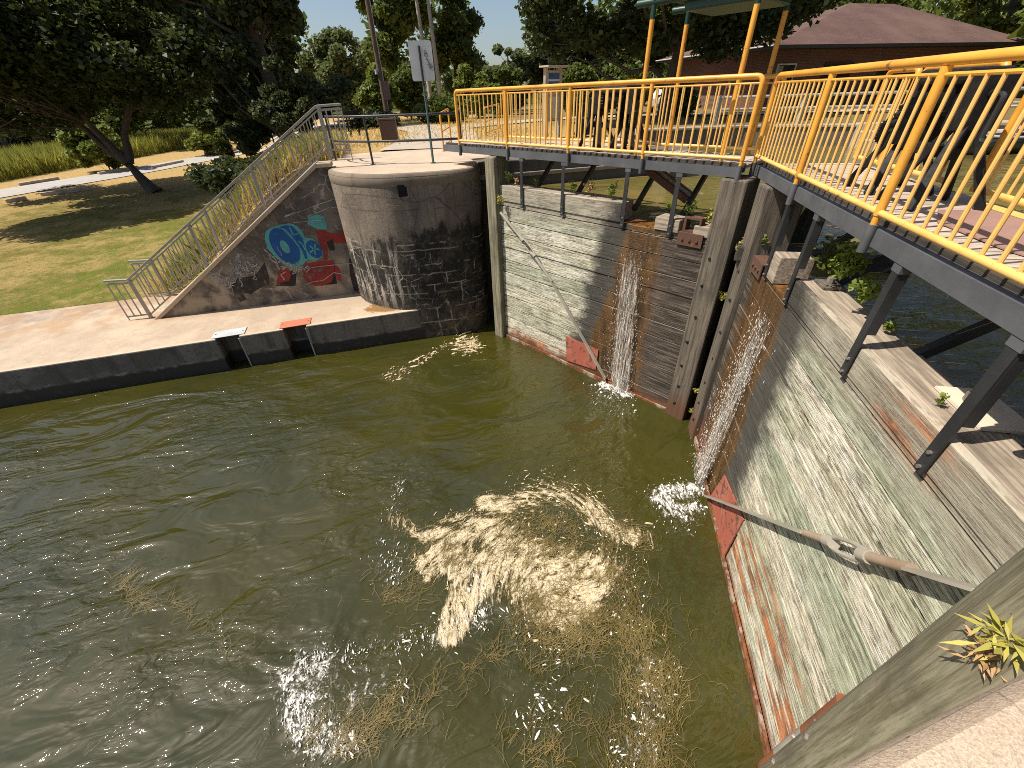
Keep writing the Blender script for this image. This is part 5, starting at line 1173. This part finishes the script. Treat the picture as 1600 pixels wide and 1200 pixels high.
# ------------------------------------------------------------------ plants on the gates
def plant(name, label, p, size, n, leaf, mat='weed_leaf', h=1., trail=0., group='small weeds rooted in the lock gates', spread=.8):
    e = empty(name, p, 0, label, 'plant', group); C = []; st = MB(); r = rng
    for k in range(n):
        a = r.uniform(0, 2*math.pi); ht = size*h*r.uniform(.35, 1.); sp = size*spread*r.uniform(.1, .6); q = Vector((math.cos(a)*sp, math.sin(a)*sp, ht-trail*r.uniform(0, 1)*size*1.6))
        st.tube([(0, 0, 0), q*.5+Vector((0, 0, size*.08)), q], [.004, .003, .002], 4); C += [np.array(q)+r.normal(size=3)*size*.10 for _ in range(7)]+[np.array(q*.6)+r.normal(size=3)*size*.1 for _ in range(3)]
    st.build('stem', 'weed_leaf', e); quads('foliage', mat, leaves(np.array(C), leaf, .35, 1.5), 4, e)
def GP(g, px, py, off): s, z = gpix(g, px, py, off); return gw(g, s, off, z)
for g, px, py, off, size, n, leaf, mat, lb in (
    (2, 1312, 438, -.25, .30, 34, .055, 'weed_leaf', 'big bright green leafy clump on top of the right gate under the footbridge'),
    (2, 1345, 475, -.22, .22, 20, .05, 'weed_leaf', 'smaller green leafy clump right of the big clump on the right gate'),
    (2, 1290, 425, -.40, .34, 30, .05, 'mid_leaf', 'darker green shaded clump behind the big clump on the right gate'),
    (2, 1385, 518, -.3, .09, 8, .03, 'weed_leaf', 'small weed beside the third strut of the right gate'),
    (2, 1466, 632, -.12, .08, 6, .022, 'weed_leaf', 'tiny weed sprouting from the top plank near the beige bolt plate'),
    (2, 1190, 382, -.05, .14, 12, .035, 'weed_leaf', 'green weed on the timber block at the mitre end of the right gate'),
    (2, 1212, 372, -.25, .16, 12, .04, 'mid_leaf', 'darker weed between the first two struts of the right gate'),
    (1, 1075, 338, -.12, .20, 18, .04, 'mid_leaf', 'dark green weed beside the rusty bracket on the left gate'),
    (1, 1108, 350, -.02, .17, 14, .04, 'yellow_leaf', 'yellow green weed against the left mitre post'),
    (1, 1046, 326, -.15, .12, 9, .035, 'weed_leaf', 'small weed on the timber block right of the left leak'),
    (1, 795, 285, -.1, .20, 14, .035, 'mid_leaf', 'green weed at the left end of the left gate top'),
    (1, 808, 288, -.12, .13, 10, .04, 'dried_leaf', 'dried orange plant at the left end of the left gate top'),
    (1, 838, 290, -.2, .14, 7, .03, 'weed_leaf', 'small weed between the first and second strut of the left gate'),
    (1, 896, 300, -.15, .19, 12, .035, 'weed_leaf', 'green weed right of the second strut of the left gate'),
    (1, 920, 302, -.15, .22, 14, .035, 'dried_leaf', 'tall half dried weed in the middle of the left gate top'),
    (1, 955, 308, -.15, .20, 14, .035, 'weed_leaf', 'green weed just left of the left leak'),
    (1, 781, 320, .16, .18, 12, .035, 'yellow_leaf', 'yellow green weed on the left heel post above the tie rod'),
    (2, 1157, 392, .10, .16, 12, .035, 'yellow_leaf', 'yellow green weed on the right mitre post near its top'),
    (2, 1127, 470, .11, .14, 10, .03, 'yellow_leaf', 'yellow green weed half way down the mitre joint'),
    (2, 1087, 615, .12, .12, 10, .028, 'yellow_leaf', 'yellow green weed low on the mitre joint near the water'),
    (2, 1080, 645, .12, .10, 7, .025, 'yellow_leaf', 'lowest pale weed on the mitre joint just above the water')):
    plant('weed', lb, GP(g, px, py, off), size, n, leaf, mat)
def fern(label, px, py, mat, size):
    """tuft of narrow pointed leaves on the heel post"""
    s, z = gpix(2, px, py, .27); p = gw(2, s, .235, z); e = empty('fern_tuft', p, 0, label, 'plant'); V = []
    out = (Vector((0, 0, EYE))-p).normalized()
    for k in range(74):
        d = (Vector(rng.normal(size=3))+out*1.1).normalized(); L = size*rng.uniform(.5, 1.1); sd_ = d.cross(out).normalized()*L*.075 if d.cross(out).length > .1 else d.orthogonal()*L*.075
        b_ = Vector(rng.normal(size=3))*size*.26; V.append([b_, b_+d*L*.45+sd_, b_+d*L-out*L*.15, b_+d*L*.45-sd_])
    quads('foliage', mat, np.array(V), 4, e)
fern('yellow green fern tuft on the near heel post', 1556, 992, 'yellow_leaf', .15); fern('dried brown leaf tuft below the yellow fern on the near heel post', 1530, 1020, 'dried_leaf', .11)

def vnoise(x, y, f, seed=0):
    """smooth value noise for scattering"""
    tab = np.random.default_rng(seed).uniform(size=(64, 64)); u, v = x*f, y*f; i, j = np.floor(u).astype(int), np.floor(v).astype(int); a, b = u-i, v-j; a = a*a*(3-2*a); b = b*b*(3-2*b)
    g = lambda p, q: tab[p % 64, q % 64]
    return g(i, j)*(1-a)*(1-b)+g(i+1, j)*a*(1-b)+g(i, j+1)*(1-a)*b+g(i+1, j+1)*a*b
def patchy(C, f, keep=.5, seed=0, ridge=True):
    x, y = C[:, 0], C[:, 1]; wx = x+.35*(vnoise(x, y, 1.6, seed+1)-.5)*2; wy = y+.35*(vnoise(x, y, 1.6, seed+2)-.5)*2
    n = .6*vnoise(wx, wy, f, seed+3)+.4*vnoise(wx, wy, f*2.3, seed+4)
    k = np.abs(n-.5)*-1 if ridge else n
    return C[k+rng.normal(0, .03, len(k)) > np.quantile(k, 1-keep)]
# ------------------------------------------------------------------ leaks, foam and floating weed
def film_mesh(name, mat, V, F, dens, flow):
    me = bpy.data.meshes.new(name); me.from_pydata([tuple(v) for v in V], [], [tuple(f) for f in F]); a = me.attributes.new('cover', 'FLOAT', 'POINT'); a.data.foreach_set('value', np.asarray(dens, np.float32))
    b = me.attributes.new('drift', 'FLOAT_VECTOR', 'POINT'); b.data.foreach_set('vector', np.asarray(flow, np.float32).ravel()); me.polygons.foreach_set('use_smooth', [True]*len(me.polygons)); me.update()
    o = bpy.data.objects.new(name, me); col.objects.link(o); me.materials.append(MAT[mat]); return o
def fall_sheet(g, label, top, bot, z_top):
    o_ = GATES[g][2]; V = []; F = []; D = []; W_ = []
    for lay in range(3):
        n, m = 60, 22; base = len(V)
        for i in range(n):
            t = i/(n-1)
            for j in range(m):
                u = j/(m-1)*1.5-.25; s0 = top[0]+(top[1]-top[0])*u; s1 = bot[0]+(bot[1]-bot[0])*u; s_ = s0+(s1-s0)*t
                off = .022+.012*lay+(.06+.035*lay)*t**1.3+.012*math.sin(9*u+lay*2)*t; V.append((s_, off*o_, z_top*(1-t)+.01))
                e = min(1, max(0, (u+.25)/.3), max(0, (1.25-u)/.3)); D.append((.26+.26*min(1, t*5)*(.75+.5*t))*e-.5*(1-e)-.5*max(0, 1-t*14)); W_.append((s_*34+lay*17, lay*9., z_top*(1-t)*2.0+lay*3))
        F += [(base+i*m+j, base+i*m+j+1, base+(i+1)*m+j+1, base+(i+1)*m+j) for i in range(n-1) for j in range(m-1)]
    ob = film_mesh('water_leak', 'fall_film', V, F, D, W_); ob.matrix_world = gm(g); return tag(ob, label, 'waterfall', kind='stuff')
def foam_film(label, strokes, mat='foam_film', cell=.024, gain=1., rad=1., swirl=1.6, f=7., cen=(880, 880), cat='foam', name='foam', zb=.012, cap=1., iso=.55):
    C = np.concatenate([stroke(*q) for q in strokes]); x0, y0 = C.min(0)-.15; x1, y1 = C.max(0)+.15; nx, ny = int((x1-x0)/cell)+2, int((y1-y0)/cell)+2
    Hh = np.zeros((ny, nx)); np.add.at(Hh, (((C[:, 1]-y0)/cell).astype(int), ((C[:, 0]-x0)/cell).astype(int)), 1.)
    k = np.exp(-.5*(np.arange(-6, 7)/(2.2*rad))**2); k /= k.sum()
    for ax in (0, 1): Hh = np.apply_along_axis(lambda r: np.convolve(r, k, 'same'), ax, Hh)
    Dn = np.clip(Hh*gain, 0, cap); X, Y = np.meshgrid(x0+np.arange(nx)*cell, y0+np.arange(ny)*cell); Z = wave_z(X, Y)+zb
    vc = at(*cen, 0); dx, dy = X-vc.x, Y-vc.y; r = np.hypot(dx, dy); a = swirl*np.exp(-(r/.75)**2)+(.5*np.sin(r*2.) if swirl > 1 else 0*r); fx, fy = dx*np.cos(a)-dy*np.sin(a), dx*np.sin(a)+dy*np.cos(a)
    P = np.stack([X, Y, Z], -1).reshape(-1, 3); fl = np.stack([fx*f, fy*f*iso, 0*fx], -1).reshape(-1, 3); d = Dn.ravel(); F = []
    for j in range(ny-1):
        for i in range(nx-1):
            if max(Dn[j, i], Dn[j+1, i+1], Dn[j, i+1], Dn[j+1, i]) > .04: F.append((j*nx+i, j*nx+i+1, (j+1)*nx+i+1, (j+1)*nx+i))
    us = np.unique(np.array(F)); mp_ = -np.ones(len(P), int); mp_[us] = np.arange(len(us)); return tag(film_mesh(name, mat, P[us], mp_[np.array(F)].tolist(), d[us], fl[us]), label, cat, kind='stuff')
def leak(g, label, top, bot, z_top, n, spread_bot, lean):
    V = []; m, a, o = GATES[g]
    for _ in range(n):
        t = rng.uniform()**.8; z = z_top*(1-t)+.0; lane = (rng.integers(0, 9)/8+rng.normal()*.035) if rng.uniform() < .7 else rng.normal(.5, .45); s = top[0]+(top[1]-top[0])*lane; sb = bot[0]+(bot[1]-bot[0])*lane; s = s+(sb-s)*t+rng.normal()*.012*(1+2*t)
        off = .03+.10*t**1.2+abs(rng.normal())*(.015+.03*t); L = rng.uniform(.02, .10)*(1-.35*t); w_ = rng.uniform(.0012, .0036)*(1+.4*t)
        c = Vector((s, off*o, z)); up = Vector((lean*L, 0, L)); sx = Vector((w_, 0, 0)); sy = Vector((0, w_, 0))
        V.append([c-up*.5, c+sx, c+sy, c-sx, c-sy, c+up*.5])
    V = np.array([[list(gm(g)@v) for v in q] for q in V])
    ob = quads('water_leak', 'falling_drops', V, 6, None, [[0, 2, 1], [0, 3, 2], [0, 4, 3], [0, 1, 4], [5, 1, 2], [5, 2, 3], [5, 3, 4], [5, 4, 1]]); tag(ob, label, 'waterfall', kind='stuff')
fall_sheet(1, 'white sheet of leaking water falling down the left gate', (1.36, 1.70), (1.10, 1.54), 3.05)
leak(1, 'loose drops flying off the leak of the left gate', (1.30, 1.76), (1.02, 1.62), 3.0, 700, .2, -.08)
fall_sheet(2, 'white sheet of leaking water running down the right gate', (1.16, 1.58), (1.04, 1.48), 3.2)
leak(2, 'loose drops flying off the leak of the right gate', (1.05, 1.62), (.85, 1.55), 3.1, 1100, .2, 0.)
def rag(n, k=7):
    t = np.linspace(0, 2*np.pi, k, endpoint=False)[None, :]+rng.uniform(0, 6.3, (n, 1)); r = rng.uniform(.55, 1.25, (n, k)); return np.cos(t)*r, np.sin(t)*r
def foam(name, mat, C, size, label, cat, stretch=None, h=.012, zb=.012):
    C = np.asarray(C); n = len(C); cx_, sy_ = rag(n, 7); sz = size*rng.gamma(1.6, .62, n)[:, None]; vc = at(880, 880, 0); an = (np.arctan2(C[:, 1]-vc.y, C[:, 0]-vc.x)+np.pi/2+rng.normal(0, .5, n))[:, None]; ax, ay = sz*rng.uniform(1., 3.4, (n, 1)), sz*.75
    x = ax*cx_*np.cos(an)-ay*sy_*np.sin(an); y = ax*cx_*np.sin(an)+ay*sy_*np.cos(an); z0 = np.full((n, 7), zb)
    wz = wave_z(C[:, 0], C[:, 1])[:, None]
    base = np.stack([C[:, :1]+x, C[:, 1:2]+y, z0+wz], -1); topc = np.stack([C[:, :1]+x*.6, C[:, 1:2]+y*.6, z0+wz+h*np.minimum(1, sz/size)], -1)
    V = np.concatenate([base, topc], 1); F = [[i, (i+1) % 7, 7+(i+1) % 7, 7+i] for i in range(7)]+[list(range(7, 14))]
    return tag(quads(name, mat, V, 14, None, F), label, cat, kind='stuff')
def wave_z(X, Y):
    def wv(kx, ky, a, ph): return a*np.sin(kx*X+ky*Y+ph+1.1*np.sin(.55*X-.4*Y+ph)+.7*np.sin(.9*Y+.35*X))
    amp = np.clip(1.15-np.hypot(X-4.6, Y-8.5)/24, .4, 1)
    return (wv(1.1, 1.5, .020, 0)+wv(-1.9, 1.2, .013, 1.7)+wv(2.6, 3.1, .010, 4.)+wv(4.4, -2.2, .0055, 2.2)+wv(6.2, 5.4, .004, .6))*amp*np.clip((10.25-Y)/.8, .25, 1)
def stroke(pts, width, n):
    """n points along a pixel polyline, gaussian across, laid on the water"""
    P = np.array(pts, float); seg = np.linalg.norm(np.diff(P, axis=0), axis=1); cum = np.concatenate([[0], np.cumsum(seg)]); t = rng.uniform(0, cum[-1], n); x = np.interp(t, cum, P[:, 0]); y = np.interp(t, cum, P[:, 1])
    w_ = np.interp(t, cum, width if isinstance(width, list) else [width]*len(P)); q = np.stack([x, y], 1)+rng.normal(size=(n, 2))*w_[:, None]*.5
    return np.array([at(a_, b_, 0)[:2] for a_, b_ in q])
CR = lambda L: [(400+x*.4375, 720+y*.4375) for x, y in L]
thick = [(CR([(800, 140), (900, 155), (1000, 110), (1100, 125), (1190, 160), (1240, 220)]), [10, 24, 34, 34, 26, 16], 1500), (CR([(840, 240), (900, 290), (960, 340), (930, 420), (1000, 400), (1080, 400), (1180, 380), (1260, 400)]), [30, 50, 64, 60, 70, 70, 60, 30], 3600),
         (CR([(1010, 520), (1080, 500), (1140, 520), (1180, 470)]), [30, 55, 55, 30], 1100), (CR([(590, 380), (650, 350), (720, 330), (770, 370), (790, 430), (740, 500), (710, 580), (690, 630)]), [24, 36, 44, 40, 28, 30, 22, 10], 2300), (CR([(480, 190), (520, 230), (580, 260), (680, 265), (760, 250), (850, 200)]), [14, 22, 16, 12, 12, 18], 620),
         (CR([(1240, 210), (1300, 270), (1390, 280)]), [18, 20, 18], 420), (CR([(640, 230), (700, 200), (800, 190)]), [12, 14, 12], 220)]
foam_film('soft cream foam and scum swirling in the middle of the lock water', [(p_, w_, n_*6) for p_, w_, n_ in thick], gain=.16, rad=1.15, cap=.92, f=9.5)
C = patchy(np.concatenate([stroke(p_, w_, int(n_*.8)) for p_, w_, n_ in thick]), 6., .6, 5); foam('foam', 'cream_foam', C, .0050, 'small cream foam flecks over the swirling scum', 'foam flecks', h=.008)
loose = [(CR([(90, 790), (160, 760), (230, 720), (200, 800), (150, 860), (170, 970), (250, 1000), (350, 980)]), [26, 40, 36, 40, 34, 40, 44, 40], 620), (CR([(230, 700), (330, 690), (420, 700), (560, 640), (660, 600)]), 26, 170), (CR([(490, 60), (530, 80), (500, 150), (480, 200)]), 16, 90), (CR([(430, 350), (520, 340), (470, 460)]), 30, 110), (CR([(780, 430), (830, 490), (800, 600)]), 22, 120), (CR([(620, 650), (700, 620), (760, 540)]), 24, 90), (CR([(930, 620), (1030, 670), (1180, 680), (1250, 780)]), 36, 90), (CR([(1290, 440), (1310, 560), (1390, 690), (1430, 820), (1400, 960), (1330, 1030), (1450, 1080)]), 44, 420), (CR([(950, 780), (1080, 870), (980, 960)]), 40, 70), (CR([(270, 830), (350, 880), (400, 800), (520, 800)]), 30, 130), (CR([(1000, 160), (1150, 180), (1280, 300), (1380, 330)]), 34, 120)]
foam_film('thin white froth lines drifting around the scum patch', [(p_, w_, n_*6) for p_, w_, n_ in loose], 'splash_film', gain=.22, rad=1.1, f=14., cap=.62, swirl=.25, iso=.9)
C = patchy(np.concatenate([stroke(p_, w_, int(n_*1.5)) for p_, w_, n_ in loose]), 4.5, .6, 15, False); foam('foam', 'white_foam', C, .0052, 'scattered white foam flecks drifting around the scum patch', 'foam flecks', h=.010)
far_f = [([(600, 590), (640, 578), (680, 548), (705, 535)], [10, 9, 9, 8], 230), ([(712, 541), (730, 540), (750, 541)], [10, 17, 10], 340), ([(715, 528), (745, 530)], 8, 60)]
foam_film('pale foam patch floating by the pier foot', [(p_, w_, n_*5) for p_, w_, n_ in far_f], gain=.30, rad=.9, cen=(730, 541), f=9.)
C = np.concatenate([stroke(p_, w_, n_//2) for p_, w_, n_ in far_f]); foam('foam', 'cream_foam', C, .014, 'loose foam flecks trailing left from the patch by the pier foot', 'foam flecks', h=.012)
spl = [([(940, 600), (960, 605), (982, 619)], [8, 11, 8], 900), ([(925, 605), (960, 622), (990, 632)], 26, 420)]
foam_film('soft white splash where the left leak hits the water', [(p_, w_, n_*4) for p_, w_, n_ in spl], 'splash_film', gain=.16, cap=.8, cen=(965, 605), f=11., cat='splash', name='splash', swirl=.4, zb=.02)
C = patchy(np.concatenate([stroke(p_, w_, n_//4) for p_, w_, n_ in spl]), 7., .75, 31); foam('splash', 'white_foam', C, .0045, 'white drops round the splash of the left leak on the water', 'splash drops', h=.03)
spl = [([(1098, 765), (1072, 763), (1040, 768)], [16, 14, 10], 900), ([(1095, 790), (1060, 795), (1018, 778), (1040, 758)], 14, 800), ([(1095, 805), (1060, 820), (1030, 800)], 26, 420)]
foam_film('soft white splash where the right leak hits the water', [(p_, w_, n_*4) for p_, w_, n_ in spl], 'splash_film', gain=.10, cap=.72, cen=(1095, 765), f=14., cat='splash', name='splash', swirl=.4, zb=.02)
C = patchy(np.concatenate([stroke(p_, w_, n_//4) for p_, w_, n_ in spl]), 9., .7, 41); foam('splash', 'white_foam', C, .0034, 'white drops round the splash of the right leak on the water', 'splash drops', h=.03)
def strands(strokes, label, name='water_weed', mat='pond_weed'):
    V = []
    for pts, wd, n, L0, an in strokes:
        for c in patchy(stroke(pts, wd, int(n*2.2)), 5.2, .36, 25):
            a = rng.normal(R(an), .55); L = L0*rng.uniform(.4, 1.3); cur = rng.normal()*1.6; w_ = rng.uniform(.0013, .0030); p = np.array([c[0], c[1]]); L4 = L/4; pr = []
            for k in range(5):
                nr = np.array([-math.sin(a), math.cos(a)])*w_*(1-.15*k); pr.append((p-nr, p+nr)); p = p+np.array([math.cos(a), math.sin(a)])*L4; a += cur*.25+rng.normal()*.18
            z = .014+rng.uniform(0, .022); V.append([(q[0], q[1], z) for pair in pr for q in pair])
    V = np.array(V); V[..., 2] += wave_z(V[..., 0], V[..., 1]); return tag(quads(name, mat, V, 10, None, [[2*i, 2*i+2, 2*i+3, 2*i+1] for i in range(4)]), label, 'water weed', kind='stuff')
strands([(CR([(870, 330), (930, 260), (960, 230), (1000, 300), (1100, 330), (1200, 350), (1270, 400)]), [40, 60, 60, 50, 60, 60, 40], 1300, .26, 25), (CR([(960, 480), (1020, 560), (1080, 610), (1150, 590), (1180, 540)]), [40, 70, 70, 60, 40], 1100, .28, 20), (CR([(1190, 180), (1260, 250), (1380, 290)]), 34, 260, .25, -10),
         (CR([(1290, 480), (1360, 560), (1340, 640), (1390, 760), (1420, 860), (1400, 980), (1440, 1080), (1340, 1080)]), [34, 60, 60, 64, 66, 70, 60, 60], 1500, .26, 70), (CR([(180, 1010), (280, 1020), (400, 960), (500, 920), (600, 830), (680, 790)]), [40, 46, 46, 40, 44, 24], 520, .25, 35), (CR([(430, 440), (500, 480), (570, 470)]), 40, 160, .25, 10), (CR([(690, 780), (800, 730), (880, 690)]), 16, 120, .22, 25),
         (CR([(940, 960), (1000, 1040), (1060, 1090)]), 40, 160, .25, 30), (CR([(930, 640), (960, 790)]), 30, 70, .22, 60), (CR([(1080, 920), (1200, 950), (1240, 920)]), 40, 90, .22, 40), (CR([(1250, 600), (1320, 650)]), 24, 120, .18, 60), (CR([(600, 370), (700, 310), (760, 400)]), 44, 350, .2, 40)], 'tan water weed tangled in the foam in the middle of the lock')
strands([([(175, 905), (205, 935), (225, 945)], 16, 130, .30, 20), ([(260, 970), (330, 985), (350, 1040)], 18, 45, .25, 60), ([(265, 940), (285, 960)], 10, 30, .25, 20), ([(60, 950), (400, 1100), (500, 800), (900, 1150)], 200, 60, .16, 40)], 'thin loose water weed strands drifting at the left')

# ------------------------------------------------------------------ render settings
sc.render.engine = 'CYCLES'; sc.cycles.max_bounces = 6; sc.cycles.use_denoising = False
sc.cycles.sample_clamp_indirect = 6; sc.cycles.filter_width = 0.95; sc.render.filter_size = 0.95
